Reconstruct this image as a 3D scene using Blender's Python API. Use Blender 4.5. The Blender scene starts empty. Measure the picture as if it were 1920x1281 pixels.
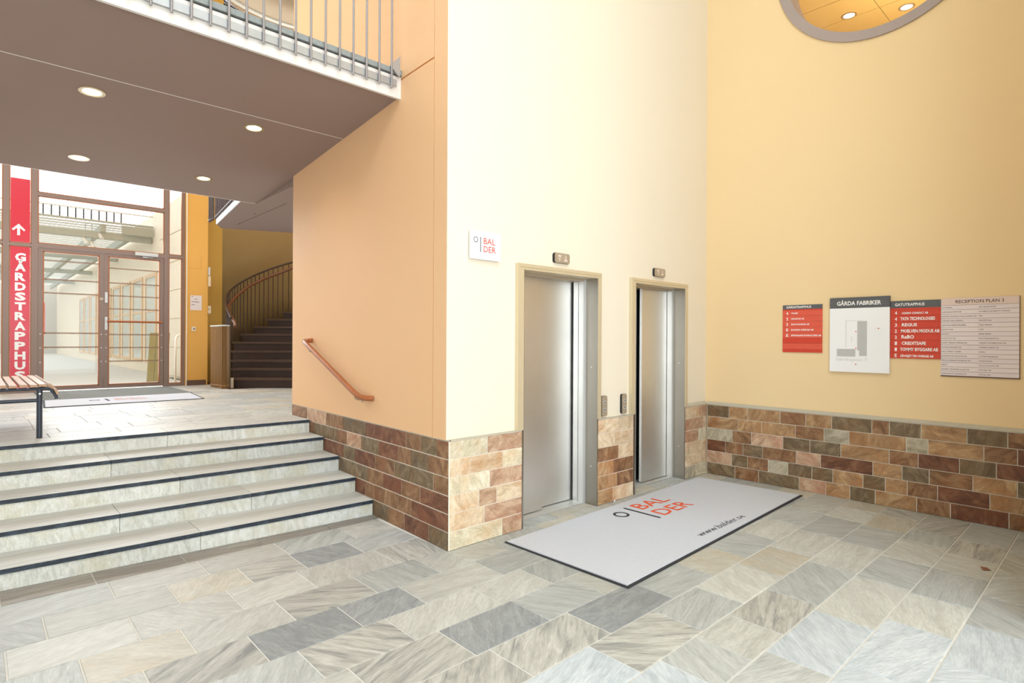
import bpy, math, random
from mathutils import Vector, Matrix
random.seed(7)
S = bpy.context.scene
COL = S.collection

# ------------------------------------------------------------------ camera
CAM = (-2.463, -3.290, 1.5)
AZ = math.radians(42.926)
cam_d = bpy.data.cameras.new('camera')
cam = bpy.data.objects.new('camera', cam_d); COL.objects.link(cam)
fwd = Vector((math.sin(AZ), math.cos(AZ), 0)); rgt = Vector((math.cos(AZ), -math.sin(AZ), 0)); up = Vector((0, 0, 1))
roll = 0.0050
r2 = rgt * math.cos(roll) + up * math.sin(roll) * 1.0
u2 = up * math.cos(roll) - rgt * math.sin(roll)
m = Matrix((r2, u2, -fwd)).transposed().to_4x4(); m.translation = CAM
cam.matrix_world = m
cam_d.sensor_width = 36; cam_d.sensor_fit = 'HORIZONTAL'
cam_d.lens = 1085.0 / 1920 * 36
cam_d.shift_y = (636.3 - 640.5) / 1920.0
cam_d.clip_start = 0.05; cam_d.clip_end = 300
S.camera = cam

# ------------------------------------------------------------------ world and lights
W = bpy.data.worlds.new('sky'); S.world = W; W.use_nodes = True
W.node_tree.nodes['Background'].inputs[0].default_value = (0.92, 0.965, 1.0, 1)
W.node_tree.nodes['Background'].inputs[1].default_value = 2.4
S.view_settings.view_transform = 'Standard'; S.view_settings.look = 'None'
S.view_settings.exposure = 0.0; S.view_settings.gamma = 1.0
S.view_settings.use_curve_mapping = False


def area(name, loc, direction, sx, sy, power, color=(1, 1, 1), spread=180):
    l = bpy.data.lights.new(name, 'AREA'); l.shape = 'RECTANGLE'; l.size = sx; l.size_y = sy
    l.energy = power; l.color = color; l.spread = math.radians(spread)
    o = bpy.data.objects.new(name, l); COL.objects.link(o); o.location = loc
    o.rotation_euler = Vector(direction).to_track_quat('-Z', 'Y').to_euler()
    return o


# daylight entering through the open street front behind the camera and the glazed courtyard wall, plus fills added left and overhead
area('street_daylight', (-2.0, -7.2, 2.0), (0.12, 1, 0.0), 6.0, 3.4, 165, (0.85, 0.93, 1.0))
area('window_daylight', (-4.85, -5.2, 2.6), (1, 0.35, -0.02), 3.6, 3.6, 60, (0.85, 0.93, 1.0))  # added fill from the left; the wall behind it has no window
area('atrium_daylight', (-2.4, -5.3, 8.8), (0.15, 0.3, -1), 4.6, 3.8, 470, (0.85, 0.93, 1.0))  # added overhead fill to brighten the floor; the ceiling has no opening
area('courtyard_daylight', (-1.1, 8.35, 2.3), (-0.1, -1, -0.2), 2.2, 3.0, 110, (0.93, 0.97, 1.0))
area('upper_glazing_daylight', (-1.5, 8.35, 4.8), (-0.05, -1, -0.6), 3.4, 1.9, 230, (0.93, 0.97, 1.0))
area('gallery_daylight', (-2.6, 5.6, 8.7), (0, 0, -1), 4.0, 4.0, 170, (1.0, 0.95, 0.88))

# ------------------------------------------------------------------ helpers
def prop(o, **k):
    for a, b in k.items():
        if b is not None: o[a] = b
    return o


class MB:
    def __init__(s): s.v = []; s.f = []; s.sm = []
    def add(s, vs, fs, smooth=False):
        n = len(s.v); s.v += [tuple(p) for p in vs]; s.f += [tuple(i + n for i in q) for q in fs]
        s.sm += [smooth] * len(fs); return s
    def box(s, x0, x1, y0, y1, z0, z1):
        v = [(x0, y0, z0), (x1, y0, z0), (x1, y1, z0), (x0, y1, z0), (x0, y0, z1), (x1, y0, z1), (x1, y1, z1), (x0, y1, z1)]
        return s.add(v, [(0, 3, 2, 1), (4, 5, 6, 7), (0, 1, 5, 4), (1, 2, 6, 5), (2, 3, 7, 6), (3, 0, 4, 7)])
    def prism(s, pts, z0, z1):
        """plan polygon (ccw); z0, z1 numbers or per-point lists"""
        n = len(pts)
        a = z0 if isinstance(z0, (list, tuple)) else [z0] * n
        b = z1 if isinstance(z1, (list, tuple)) else [z1] * n
        v = [(p[0], p[1], a[i]) for i, p in enumerate(pts)] + [(p[0], p[1], b[i]) for i, p in enumerate(pts)]
        f = [tuple(reversed(range(n))), tuple(range(n, 2 * n))]
        f += [(i, (i + 1) % n, n + (i + 1) % n, n + i) for i in range(n)]
        return s.add(v, f)
    def frame(s, o, R, U, N, poly, d0, d1):
        """extrude a polygon given in (right, up) coordinates from d0 to d1 along N"""
        n = len(poly); o, R, U, N = map(Vector, (o, R, U, N))
        v = [o + R * a + U * b + N * d0 for a, b in poly] + [o + R * a + U * b + N * d1 for a, b in poly]
        f = [tuple(reversed(range(n))), tuple(range(n, 2 * n))] + [(i, (i + 1) % n, n + (i + 1) % n, n + i) for i in range(n)]
        return s.add(v, f)
    def chbox(s, o, R, U, N, w, h, d, c):
        """slab w x h at o, thickness d along N, its front edges chamfered by c"""
        o, R, U, N = map(Vector, (o, R, U, N))
        q = [(0, 0), (w, 0), (w, h), (0, h)]; qi = [(c, c), (w - c, c), (w - c, h - c), (c, h - c)]
        v = [o + R * a + U * b for a, b in q] + [o + R * a + U * b + N * (d - c) for a, b in q] + [o + R * a + U * b + N * d for a, b in qi]
        f = [(3, 2, 1, 0)] + [(i, (i + 1) % 4, 4 + (i + 1) % 4, 4 + i) for i in range(4)]
        f += [(4 + i, 4 + (i + 1) % 4, 8 + (i + 1) % 4, 8 + i) for i in range(4)] + [(8, 9, 10, 11)]
        return s.add(v, f)
    def tube(s, pts, r, seg=10, closed=False, ry=None, upv=(0, 0, 1), rot=0):
        pts = [Vector(p) for p in pts]; n = len(pts); v = []
        ry = ry or r
        for i, p in enumerate(pts):
            if closed: t = pts[(i + 1) % n] - pts[i - 1]
            else: t = pts[min(i + 1, n - 1)] - pts[max(i - 1, 0)]
            t.normalize()
            a = t.cross(Vector(upv))
            if a.length < 1e-3: a = t.cross(Vector((0, 1, 0)))
            a.normalize(); b = a.cross(t)
            for k in range(seg):
                an = 2 * math.pi * k / seg + rot
                v.append(p + a * math.cos(an) * r + b * math.sin(an) * ry)
        f = []
        for i in range(n if closed else n - 1):
            j = (i + 1) % n
            for k in range(seg):
                k2 = (k + 1) % seg
                f.append((i * seg + k, i * seg + k2, j * seg + k2, j * seg + k))
        s.add(v, f, seg > 5)
        if not closed:
            s.add(v[:seg], [tuple(range(seg))]); s.add(v[-seg:], [tuple(reversed(range(seg)))])
        return s
    def disc(s, o, R, U, N, r, d, seg=24, r0=0.0, sweep=None):
        o, R, U, N = map(Vector, (o, R, U, N))
        a = [(math.cos(2 * math.pi * k / seg), math.sin(2 * math.pi * k / seg)) for k in range(seg)]
        if r0 <= 0:
            v = [o + (R * x + U * y) * r for x, y in a] + [o + (R * x + U * y) * r + N * d for x, y in a]
            f = [tuple(reversed(range(seg))), tuple(range(seg, 2 * seg))] + [(i, (i + 1) % seg, seg + (i + 1) % seg, seg + i) for i in range(seg)]
        else:
            v = []
            for rr, dd in ((r0, 0), (r, 0), (r, d), (r0, d)): v += [o + (R * x + U * y) * rr + N * dd for x, y in a]
            f = []
            for q in range(4):
                for i in range(seg):
                    j = (i + 1) % seg; f.append((q * seg + i, ((q + 1) % 4) * seg + i, ((q + 1) % 4) * seg + j, q * seg + j))
        return s.add(v, f, False)
    def mesh(s, name, mat):
        me = bpy.data.meshes.new(name); me.from_pydata(s.v, [], s.f)
        for p, q in zip(me.polygons, s.sm): p.use_smooth = q
        if mat: me.materials.append(mat)
        me.update(); return me
    def build(s, name, mat, parent=None, **k):
        o = bpy.data.objects.new(name, s.mesh(name, mat)); COL.objects.link(o)
        if parent is not None:
            o.parent = parent
            if parent.parent is None and parent.type == 'EMPTY': o.location = -parent.location
        return prop(o, **k)


def box(name, mat, b, parent=None, **k): return MB().box(*b).build(name, mat, parent, **k)
def thing(name, loc, label, cat, group=None):
    o = bpy.data.objects.new(name, None); COL.objects.link(o); o.location = loc; o.empty_display_size = 0.05
    return prop(o, label=label, category=cat, group=group)
def shell(name, loc=(0, 0, 0), label=None):
    o = bpy.data.objects.new(name, None); COL.objects.link(o); o.location = loc; o.empty_display_size = 0.05
    return prop(o, kind='structure', label=label)


# ------------------------------------------------------------------ materials
def srgb(r, g, b):
    def f(c):
        c /= 255.0
        return c / 12.92 if c <= 0.04045 else ((c + 0.055) / 1.055) ** 2.4
    return (f(r), f(g), f(b), 1)
def nt(name):
    m = bpy.data.materials.new(name); m.use_nodes = True
    return m, m.node_tree, m.node_tree.nodes['Principled BSDF']
def mat(name, rgb, rough=0.5, metal=0.0, var=0.04, scale=6.0, bump=0.0, bscale=80, emit=None, spec=0.5):
    m, t, p = nt(name); N, L = t.nodes, t.links
    c = srgb(*rgb)
    tc = N.new('ShaderNodeTexCoord'); no = N.new('ShaderNodeTexNoise'); no.inputs['Scale'].default_value = scale; no.inputs['Detail'].default_value = 5
    L.new(tc.outputs['Object'], no.inputs['Vector'])
    hv = N.new('ShaderNodeMapRange'); hv.inputs[3].default_value = 1 - var; hv.inputs[4].default_value = 1 + var
    L.new(no.outputs[0], hv.inputs[0])
    mx = N.new('ShaderNodeHueSaturation'); mx.inputs['Color'].default_value = c; L.new(hv.outputs[0], mx.inputs['Value'])
    L.new(mx.outputs[0], p.inputs['Base Color'])
    p.inputs['Roughness'].default_value = rough; p.inputs['Metallic'].default_value = metal
    p.inputs['Specular IOR Level'].default_value = spec
    if bump:
        n2 = N.new('ShaderNodeTexNoise'); n2.inputs['Scale'].default_value = bscale; n2.inputs['Detail'].default_value = 4
        L.new(tc.outputs['Object'], n2.inputs['Vector'])
        b = N.new('ShaderNodeBump'); b.inputs['Strength'].default_value = bump; b.inputs['Distance'].default_value = 0.004
        L.new(n2.outputs[0], b.inputs['Height']); L.new(b.outputs[0], p.inputs['Normal'])
    if emit:
        p.inputs['Emission Color'].default_value = srgb(*emit[0]); p.inputs['Emission Strength'].default_value = emit[1]
    return m
def stone(name, dark, mid, light, axis, su=4.0, sv=20.0, contrast=0.22, rough=0.5, bump=0.35, randrot=1.0, vary=0.10, rust=None):
    """cleft quartzite / slate: stretched noise veins, turned differently on every slab"""
    m, t, p = nt(name); N, L = t.nodes, t.links
    tc = N.new('ShaderNodeTexCoord'); oi = N.new('ShaderNodeObjectInfo')
    vr = N.new('ShaderNodeVectorRotate'); vr.rotation_type = {'X': 'X_AXIS', 'Y': 'Y_AXIS', 'Z': 'Z_AXIS'}[axis]
    ml = N.new('ShaderNodeMath'); ml.operation = 'MULTIPLY'; ml.inputs[1].default_value = 6.283 * randrot
    L.new(oi.outputs['Random'], ml.inputs[0]); L.new(ml.outputs[0], vr.inputs['Angle']); L.new(tc.outputs['Object'], vr.inputs['Vector'])
    mp = N.new('ShaderNodeMapping')
    mp.inputs['Scale'].default_value = {'Z': (su, sv, 1), 'Y': (su, 1, sv), 'X': (1, su, sv)}[axis]
    cb = N.new('ShaderNodeVectorMath'); cb.operation = 'ADD'
    L.new(vr.outputs[0], mp.inputs['Vector']); L.new(mp.outputs[0], cb.inputs[0])
    m2 = N.new('ShaderNodeMath'); m2.operation = 'MULTIPLY'; m2.inputs[1].default_value = 91.7; L.new(oi.outputs['Random'], m2.inputs[0]); L.new(m2.outputs[0], cb.inputs[1])
    n1 = N.new('ShaderNodeTexNoise'); n1.inputs['Scale'].default_value = 1.0; n1.inputs['Detail'].default_value = 9; n1.inputs['Roughness'].default_value = 0.62; n1.inputs['Distortion'].default_value = 0.9
    L.new(cb.outputs[0], n1.inputs['Vector'])
    cr = N.new('ShaderNodeValToRGB'); e = cr.color_ramp.elements
    e[0].position = 0.5 - contrast; e[0].color = srgb(*dark); e[1].position = 0.5 + contrast; e[1].color = srgb(*light)
    k = e.new(0.5); k.color = srgb(*mid); L.new(n1.outputs[0], cr.inputs[0])
    out = cr.outputs[0]
    n2 = N.new('ShaderNodeTexNoise'); n2.inputs['Scale'].default_value = 7; n2.inputs['Detail'].default_value = 6; L.new(cb.outputs[0], n2.inputs['Vector'])
    n3 = N.new('ShaderNodeTexNoise'); n3.inputs['Scale'].default_value = 4.5; n3.inputs['Detail'].default_value = 5; n3.inputs['Roughness'].default_value = 0.6; L.new(tc.outputs['Object'], n3.inputs['Vector'])
    if rust:
        r = N.new('ShaderNodeValToRGB'); r.color_ramp.elements[0].position = 0.47; r.color_ramp.elements[1].position = 0.66
        L.new(n3.outputs[0], r.inputs[0])
        mx = N.new('ShaderNodeMix'); mx.data_type = 'RGBA'; mx.inputs[7].default_value = srgb(*rust)
        mm = N.new('ShaderNodeMath'); mm.operation = 'MULTIPLY'; mm.inputs[1].default_value = 0.6; L.new(r.outputs[0], mm.inputs[0])
        L.new(mm.outputs[0], mx.inputs[0]); L.new(out, mx.inputs[6]); out = mx.outputs[2]
    hs = N.new('ShaderNodeHueSaturation'); L.new(out, hs.inputs['Color'])
    m3 = N.new('ShaderNodeMath'); m3.operation = 'MULTIPLY'; m3.inputs[1].default_value = 17.31; L.new(oi.outputs['Random'], m3.inputs[0])
    fr = N.new('ShaderNodeMath'); fr.operation = 'FRACT'; L.new(m3.outputs[0], fr.inputs[0])
    v1 = N.new('ShaderNodeMapRange'); v1.inputs[3].default_value = 1 - vary; v1.inputs[4].default_value = 1 + vary; L.new(fr.outputs[0], v1.inputs[0])
    v2 = N.new('ShaderNodeMapRange'); v2.inputs[1].default_value = 0.3; v2.inputs[2].default_value = 0.7; v2.inputs[3].default_value = 0.88; v2.inputs[4].default_value = 1.1; L.new(n2.outputs[0], v2.inputs[0])
    mu = N.new('ShaderNodeMath'); mu.operation = 'MULTIPLY'; L.new(v1.outputs[0], mu.inputs[0]); L.new(v2.outputs[0], mu.inputs[1]); L.new(mu.outputs[0], hs.inputs['Value'])
    L.new(hs.outputs[0], p.inputs['Base Color'])
    b = N.new('ShaderNodeBump'); b.inputs['Strength'].default_value = bump; b.inputs['Distance'].default_value = 0.006
    ad = N.new('ShaderNodeMath'); ad.operation = 'ADD'; L.new(n1.outputs[0], ad.inputs[0]); L.new(n2.outputs[0], ad.inputs[1])
    L.new(ad.outputs[0], b.inputs['Height']); L.new(b.outputs[0], p.inputs['Normal'])
    p.inputs['Roughness'].default_value = rough; p.inputs['Specular IOR Level'].default_value = 0.4
    return m
def metal(name, rgb, rough=0.32, streak=0.08, vert=True):
    m, t, p = nt(name); N, L = t.nodes, t.links
    tc = N.new('ShaderNodeTexCoord'); mp = N.new('ShaderNodeMapping'); mp.inputs['Scale'].default_value = (90, 90, 1.2) if vert else (1.2, 90, 90)
    no = N.new('ShaderNodeTexNoise'); no.inputs['Scale'].default_value = 4; no.inputs['Detail'].default_value = 6
    L.new(tc.outputs['Object'], mp.inputs[0]); L.new(mp.outputs[0], no.inputs['Vector'])
    a = N.new('ShaderNodeMapRange'); a.inputs[3].default_value = rough - streak; a.inputs[4].default_value = rough + streak; L.new(no.outputs[0], a.inputs[0]); L.new(a.outputs[0], p.inputs['Roughness'])
    n2 = N.new('ShaderNodeTexNoise'); n2.inputs['Scale'].default_value = 2.5; n2.inputs['Detail'].default_value = 3; L.new(tc.outputs['Object'], n2.inputs['Vector'])
    v = N.new('ShaderNodeMapRange'); v.inputs[3].default_value = 0.88; v.inputs[4].default_value = 1.08; L.new(n2.outputs[0], v.inputs[0])
    h = N.new('ShaderNodeHueSaturation'); h.inputs['Color'].default_value = srgb(*rgb); L.new(v.outputs[0], h.inputs['Value']); L.new(h.outputs[0], p.inputs['Base Color'])
    p.inputs['Metallic'].default_value = 1.0
    return m
def glass(name, tint=(255, 255, 255), refl=0.06):
    m, t, p = nt(name); N, L = t.nodes, t.links; N.remove(p)
    out = N['Material Output']; tr = N.new('ShaderNodeBsdfTransparent'); tr.inputs[0].default_value = srgb(*tint)
    gl = N.new('ShaderNodeBsdfGlossy'); gl.inputs['Roughness'].default_value = 0.02
    lw = N.new('ShaderNodeFresnel'); lw.inputs[0].default_value = 1.35
    mx = N.new('ShaderNodeMixShader'); L.new(lw.outputs[0], mx.inputs[0]); L.new(tr.outputs[0], mx.inputs[1]); L.new(gl.outputs[0], mx.inputs[2]); L.new(mx.outputs[0], out.inputs[0])
    return m

cream = mat('cream_plaster', (238, 228, 209), 0.75, var=0.012, scale=1.5, bump=0.08, bscale=160, spec=0.2)  # paler than the yellow paint: overexposure of the lift wall put into colour
yellow = mat('yellow_plaster', (243, 216, 170), 0.7, var=0.015, scale=1.3, bump=0.08, bscale=160, spec=0.25)
orange = mat('apricot_plaster', (238, 194, 149), 0.65, var=0.015, scale=1.3, bump=0.08, bscale=160, spec=0.3)
offw = mat('off_white_paint', (236, 236, 232), 0.7)
ochre = mat('ochre_plaster', (226, 168, 78), 0.6, var=0.03, scale=2)
olive = mat('mustard_plaster', (192, 150, 58), 0.6, var=0.04, scale=2)
khaki = mat('khaki_plaster', (170, 140, 88), 0.7, var=0.08, scale=2)
ceilm = mat('taupe_soffit_paint', (152, 132, 124), 0.75, var=0.02, scale=1.5, spec=0.15)
brownc = mat('brown_ceiling_paint', (150, 118, 80), 0.8)
greyconc = mat('pale_grey_painted_edge', (226, 222, 218), 0.55, var=0.03, scale=8)
galv = mat('galvanised_steel', (176, 180, 184), 0.42, 0.6, var=0.12, scale=22)
steelrod = mat('grey_painted_rod', (150, 146, 148), 0.4, 0.3, var=0.03)
stonecap = mat('mottled_grey_stone_edge', (140, 146, 146), 0.6, var=0.28, scale=40)
grout = mat('light_grout', (238, 230, 216), 0.9, var=0.05, scale=20)
groutf = mat('grey_grout', (222, 220, 214), 0.9, var=0.06, scale=12)
stl = metal('brushed_stainless', (232, 232, 230), 0.42)
stl2 = mat('satin_champagne_frame', (218, 204, 174), 0.38, 0.35, var=0.03)
stlj = metal('brushed_stainless_jamb', (168, 162, 152), 0.38)  # door steel made darker: the jamb's dim reflections are put into its colour
stlp = mat('satin_nickel_plate', (182, 168, 148), 0.4, 0.35)
alu = mat('pale_aluminium', (205, 206, 204), 0.45, 0.5, var=0.03)
darkm = mat('dark_gap', (36, 34, 32), 0.7)
brownf = mat('grey_brown_window_profile', (140, 118, 108), 0.42, 0.15, var=0.03)
copper = mat('copper_brown_glazing_bead', (172, 104, 54), 0.45, 0.1, var=0.03)
white = mat('white_board', (250, 251, 255), 0.4, var=0.005)
whitep = mat('white_lettering', (250, 250, 250), 0.5, var=0.0)
pap = mat('paper', (228, 214, 208), 0.7, var=0.01)
pink = mat('pale_pink_board', (240, 228, 230), 0.5, var=0.01)
pink2 = mat('beige_pink_board_strip', (232, 210, 202), 0.5, var=0.01)
ink = mat('dark_ink', (70, 60, 62), 0.6, var=0.0)
ink2 = mat('brown_ink', (74, 50, 44), 0.6, var=0.0)
sgrey = mat('slate_grey_sign', (92, 94, 98), 0.45, var=0.01)
sred = mat('sign_red', (214, 66, 44), 0.45, var=0.03, scale=3)
sred2 = mat('sign_light_red', (228, 92, 70), 0.45, var=0.03, scale=3)
logored = mat('logo_coral_red', (226, 84, 66), 0.6, var=0.0)
matred = mat('mat_orange_red_print', (232, 92, 52), 0.95, var=0.03)
matblk = mat('mat_black_print', (44, 46, 56), 0.95, var=0.03)
lgrey = mat('light_grey_print', (196, 196, 196), 0.6, var=0.0)
lgrey2 = mat('faint_grey_print', (222, 222, 222), 0.6, var=0.0)
banner = mat('crimson_film', (214, 24, 52), 0.25, var=0.02)
carpet = mat('pale_blue_grey_carpet', (214, 219, 230), 0.98, var=0.06, scale=60, bump=0.8, bscale=400, spec=0.05)
rubber = mat('black_rubber', (44, 46, 52), 0.8, var=0.05)
gratem = mat('grey_ribbed_matting', (112, 116, 114), 0.9, var=0.1, scale=30, spec=0.1)
wood = mat('varnished_wood', (168, 98, 54), 0.28, var=0.14, scale=14)
slatw = mat('worn_bench_wood', (176, 140, 108), 0.4, var=0.18, scale=18)
bmet = mat('blue_black_painted_steel', (52, 60, 72), 0.35, 0.2, var=0.03)
dkstair = mat('dark_brown_stair_stone', (54, 35, 27), 0.5, var=0.3, scale=5)
dkstair2 = mat('dark_brown_tread_stone', (82, 60, 46), 0.45, var=0.25, scale=6)
railm = mat('dark_brown_rail_paint', (66, 46, 38), 0.4, 0.2)
screenm = mat('bronze_screen_slat', (158, 116, 66), 0.45, 0.2, var=0.06)
basem = mat('brown_stone_skirting', (100, 72, 54), 0.5, var=0.15, scale=9)
pane = glass('clear_glass')
def translucent(name, rgb, a):
    m, t, p = nt(name); N, L = t.nodes, t.links
    tr = N.new('ShaderNodeBsdfTransparent'); mx = N.new('ShaderNodeMixShader'); mx.inputs[0].default_value = a
    p.inputs['Base Color'].default_value = srgb(*rgb); p.inputs['Roughness'].default_value = .5
    L.new(tr.outputs[0], mx.inputs[1]); L.new(p.outputs[0], mx.inputs[2]); L.new(mx.outputs[0], N['Material Output'].inputs[0]); return m
STRIP = translucent('frosted_brown_strip', (150, 116, 92), 0.5)
lampm = mat('lamp_lens', (255, 244, 214), 0.4, emit=((255, 236, 178), 9.0))
lampr = mat('brushed_lamp_ring', (196, 176, 140), 0.35, 0.7)
outw = mat('white_painted_steel', (222, 222, 214), 0.5)
outb = mat('grey_green_steel_beam', (172, 174, 160), 0.5)
outf = mat('pale_paving', (196, 194, 184), 0.8, var=0.06, scale=2)
outwall = mat('pale_cladding', (226, 214, 190), 0.6, var=0.05)
outwin = mat('courtyard_window_glass', (196, 200, 190), 0.1, spec=0.8)
outwood = mat('courtyard_timber', (214, 184, 146), 0.5)
plank = mat('yellow_green_board', (150, 142, 96), 0.6, var=0.08, scale=6)
mustardtile = mat('gold_ceiling_panel', (204, 172, 100), 0.5, var=0.03)
sockm = mat('ivory_plastic', (226, 206, 176), 0.4)

WB = {}
for ax in 'XY':
    WB['b' + ax] = stone('brown_stone_' + ax, (98, 68, 46), (138, 102, 72), (176, 140, 104), ax, 7, 16, 0.2, rust=(146, 94, 60))
    WB['r' + ax] = stone('russet_stone_' + ax, (84, 50, 36), (122, 80, 58), (156, 114, 86), ax, 7, 16, 0.2, rust=(126, 72, 46))
    WB['o' + ax] = stone('ochre_stone_' + ax, (132, 98, 66), (174, 138, 100), (204, 174, 134), ax, 6, 14, 0.2, rust=(174, 118, 74))
    WB['g' + ax] = stone('olive_grey_stone_' + ax, (92, 76, 56), (120, 102, 78), (156, 138, 110), ax, 7, 18, 0.2, rust=(126, 92, 56))
    WB['l' + ax] = stone('pale_green_grey_stone_' + ax, (146, 136, 116), (176, 166, 144), (206, 198, 178), ax, 6, 16, 0.2)
    WB['t' + ax] = stone('tan_stone_' + ax, (186, 162, 130), (216, 194, 164), (234, 220, 196), ax, 6, 14, 0.2, rust=(198, 144, 96))  # lift wall only: stronger light there put into a paler stone colour
    WB['w' + ax] = stone('cream_stone_' + ax, (188, 176, 150), (216, 206, 180), (232, 226, 206), ax, 6, 14, 0.2, rust=(206, 174, 132))  # palest lift wall stone, the light on that wall painted into its colour
    WB['p' + ax] = stone('rosy_stone_' + ax, (158, 124, 100), (192, 158, 130), (218, 192, 166), ax, 7, 16, 0.2, rust=(176, 118, 92))
FL = dict(
    a=stone('beige_quartzite', (168, 169, 164), (190, 191, 186), (204, 206, 202), 'Z', 3, 14, 0.26),
    c=stone('grey_quartzite', (150, 154, 154), (176, 180, 179), (196, 200, 199), 'Z', 3, 22, 0.26),
    d=stone('slate_quartzite', (122, 127, 131), (146, 151, 154), (172, 177, 178), 'Z', 5, 20, 0.28),
    s=stone('veined_quartzite', (136, 138, 138), (178, 178, 172), (200, 200, 195), 'Z', 3, 22, 0.18, bump=0.5),
    w=stone('warm_quartzite', (172, 170, 158), (192, 189, 178), (204, 203, 195), 'Z', 3, 12, 0.26, rust=(194, 182, 162)),
    b=stone('blue_grey_quartzite', (162, 172, 180), (188, 197, 204), (208, 215, 220), 'Z', 3, 18, 0.27),  # bluish daylight on the rows nearest the camera, put into slab colour
    k=stone('brown_grey_border_stone', (126, 122, 116), (150, 145, 138), (172, 168, 160), 'Z', 2, 26, 0.24, randrot=0.02))
tread = stone('tread_quartzite', (182, 183, 178), (202, 204, 200), (216, 219, 217), 'Z', 1.2, 30, 0.24, randrot=0.02)
riserm = stone('riser_limestone', (176, 178, 170), (208, 210, 204), (226, 229, 226), 'Y', 30, 9, 0.26, randrot=0.03, rust=(196, 190, 164), rough=0.7)
nosing = stone('blue_black_nosing', (24, 30, 38), (40, 50, 62), (78, 94, 108), 'Y', 16, 40, 0.28, randrot=0.02, rough=0.45)

# ------------------------------------------------------------------ lettering
_capcache = {}
def _rawtext(s, bold):
    c = bpy.data.curves.new('t', 'FONT'); c.body = s; c.size = 1; c.offset = bold; c.resolution_u = 2
    o = bpy.data.objects.new('t', c); COL.objects.link(o)
    dg = bpy.context.evaluated_depsgraph_get()
    me = bpy.data.meshes.new_from_object(o.evaluated_get(dg))
    bpy.data.objects.remove(o); bpy.data.curves.remove(c)
    return me
def text(s, parent, mt, o, R, U, w, h, bold=0.0, name='lettering', lift=0.0012):
    """lettering of cap height h and overall width w, lower left corner at o"""
    if 'H' not in _capcache:
        q = _rawtext('H', 0); _capcache['H'] = max(v.co.y for v in q.vertices); bpy.data.meshes.remove(q)
    cap = _capcache['H']
    me = _rawtext(s, bold); R, U, o = Vector(R), Vector(U), Vector(o); N = R.cross(U)
    x0 = min(v.co.x for v in me.vertices); x1 = max(v.co.x for v in me.vertices)
    fy = h / cap; fx = w / (x1 - x0) if w else fy
    for v in me.vertices: v.co = o + R * ((v.co.x - x0) * fx) + U * (v.co.y * fy) + N * lift
    me.materials.clear(); me.materials.append(mt); me.name = name
    ob = bpy.data.objects.new(name, me); COL.objects.link(ob); ob.parent = parent
    if parent.parent is None and parent.type == 'EMPTY': ob.location = -parent.location
    return ob

# ================================================================== ROOM SHELL
def wallx(y): return y * 0.0946 / 2.4923          # the apricot wall stands slightly off square
HT = 9.0
# ---- lift wall (far wall with the two lifts)
wb = MB()
YB = 0.03
for a, b_, z0, z1 in ((0.02, 0.70, 0, HT), (1.655, 2.205, 0, HT), (3.15, 3.64, 0, HT)): wb.box(a, b_, YB, 0.42, z0, z1)
wb.box(-0.008, 0.02, YB, 0.034, 0.782, HT); wb.box(0.70, 1.655, YB, 0.42, 2.075, HT); wb.box(2.205, 3.15, YB, 0.42, 2.075, HT)
wall_back = wb.build('wall_back', cream, kind='structure')
gb = MB().box(0.004, 0.72, 0.006, YB + .001, 0, 0.774).box(1.652, 2.212, 0.006, YB + .001, 0, 0.774).box(3.15, 3.6, 0.006, YB + .001, 0, 0.774)
gb.build('grout_bed', grout, wall_back)
MB().box(0.0, 0.72, 0.0, YB, 0.774, 0.782).box(1.652, 2.21, 0, YB, 0.774, 0.782).frame((3.172, 0.001, 0.774), (0, 1, 0), (0, 0, 1), (1, 0, 0), [(0, 0), (0.03, 0), (0.03, 0.036), (0.022, 0.036), (0, 0.012)], 0, 0.44).build('wainscot_cap', mat('cap_stone_grey', (190, 184, 168), 0.7, var=0.08, scale=12), wall_back)
CAPM = bpy.data.materials['cap_stone_grey']
COURSE = [0.0, 0.129, 0.258, 0.387, 0.516, 0.645, 0.774]
def stones(parent, o, R, N, courses, ax, x0f, x1f, gap=0.007, depth=0.03, start=None):
    """courses listed from the top: (joint positions, colour code per stone)"""
    for i, (js, codes) in enumerate(courses):
        z1 = COURSE[6 - i]; z0 = COURSE[5 - i]
        xs = [x0f(z0)] + list(js) + [x1f(z0)]
        for k in range(len(xs) - 1):
            a, b = xs[k] + gap / 2, xs[k + 1] - gap / 2
            if b - a < 0.02: continue
            pr = random.uniform(-0.0012, 0.0012)
            p = Vector(o) + Vector(R) * a + Vector((0, 0, z0 + gap / 2 if z0 > 0 else 0))
            MB().chbox(p, R, (0, 0, 1), N, b - a, z1 - z0 - gap / 2 - (gap / 2 if z0 > 0 else 0), depth + pr, 0.002).build('stone', WB[codes[k % len(codes)] + ax], parent)
D = 0.028
stones(wall_back, (0, D, 0), (1, 0, 0), (0, -1, 0), [([.355], 'wp'), ([.19, .512], 'ttw'), ([.379], 'wp'), ([.276, .451], 'tpt'), ([.327], 'tp'), ([.508], 'wp')], 'Y', lambda z: 0.003, lambda z: 0.715, depth=D)
stones(wall_back, (0, D, 0), (1, 0, 0), (0, -1, 0), [([1.969], 'tt'), ([1.918], 'tt'), ([1.969], 'bt'), ([1.897], 'ob'), ([1.95], 'ob'), ([1.889], 'ot')], 'Y', lambda z: 1.655, lambda z: 2.209, depth=D)
stones(wall_back, (0, D, 0), (1, 0, 0), (0, -1, 0), [([3.446], 'tp'), ([3.54], 'pt'), ([3.434], 'pw'), ([3.334], 'tt'), ([3.472], 'tt'), ([3.374], 'lw')], 'Y', lambda z: 3.153, lambda z: 3.605, depth=D)

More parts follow.
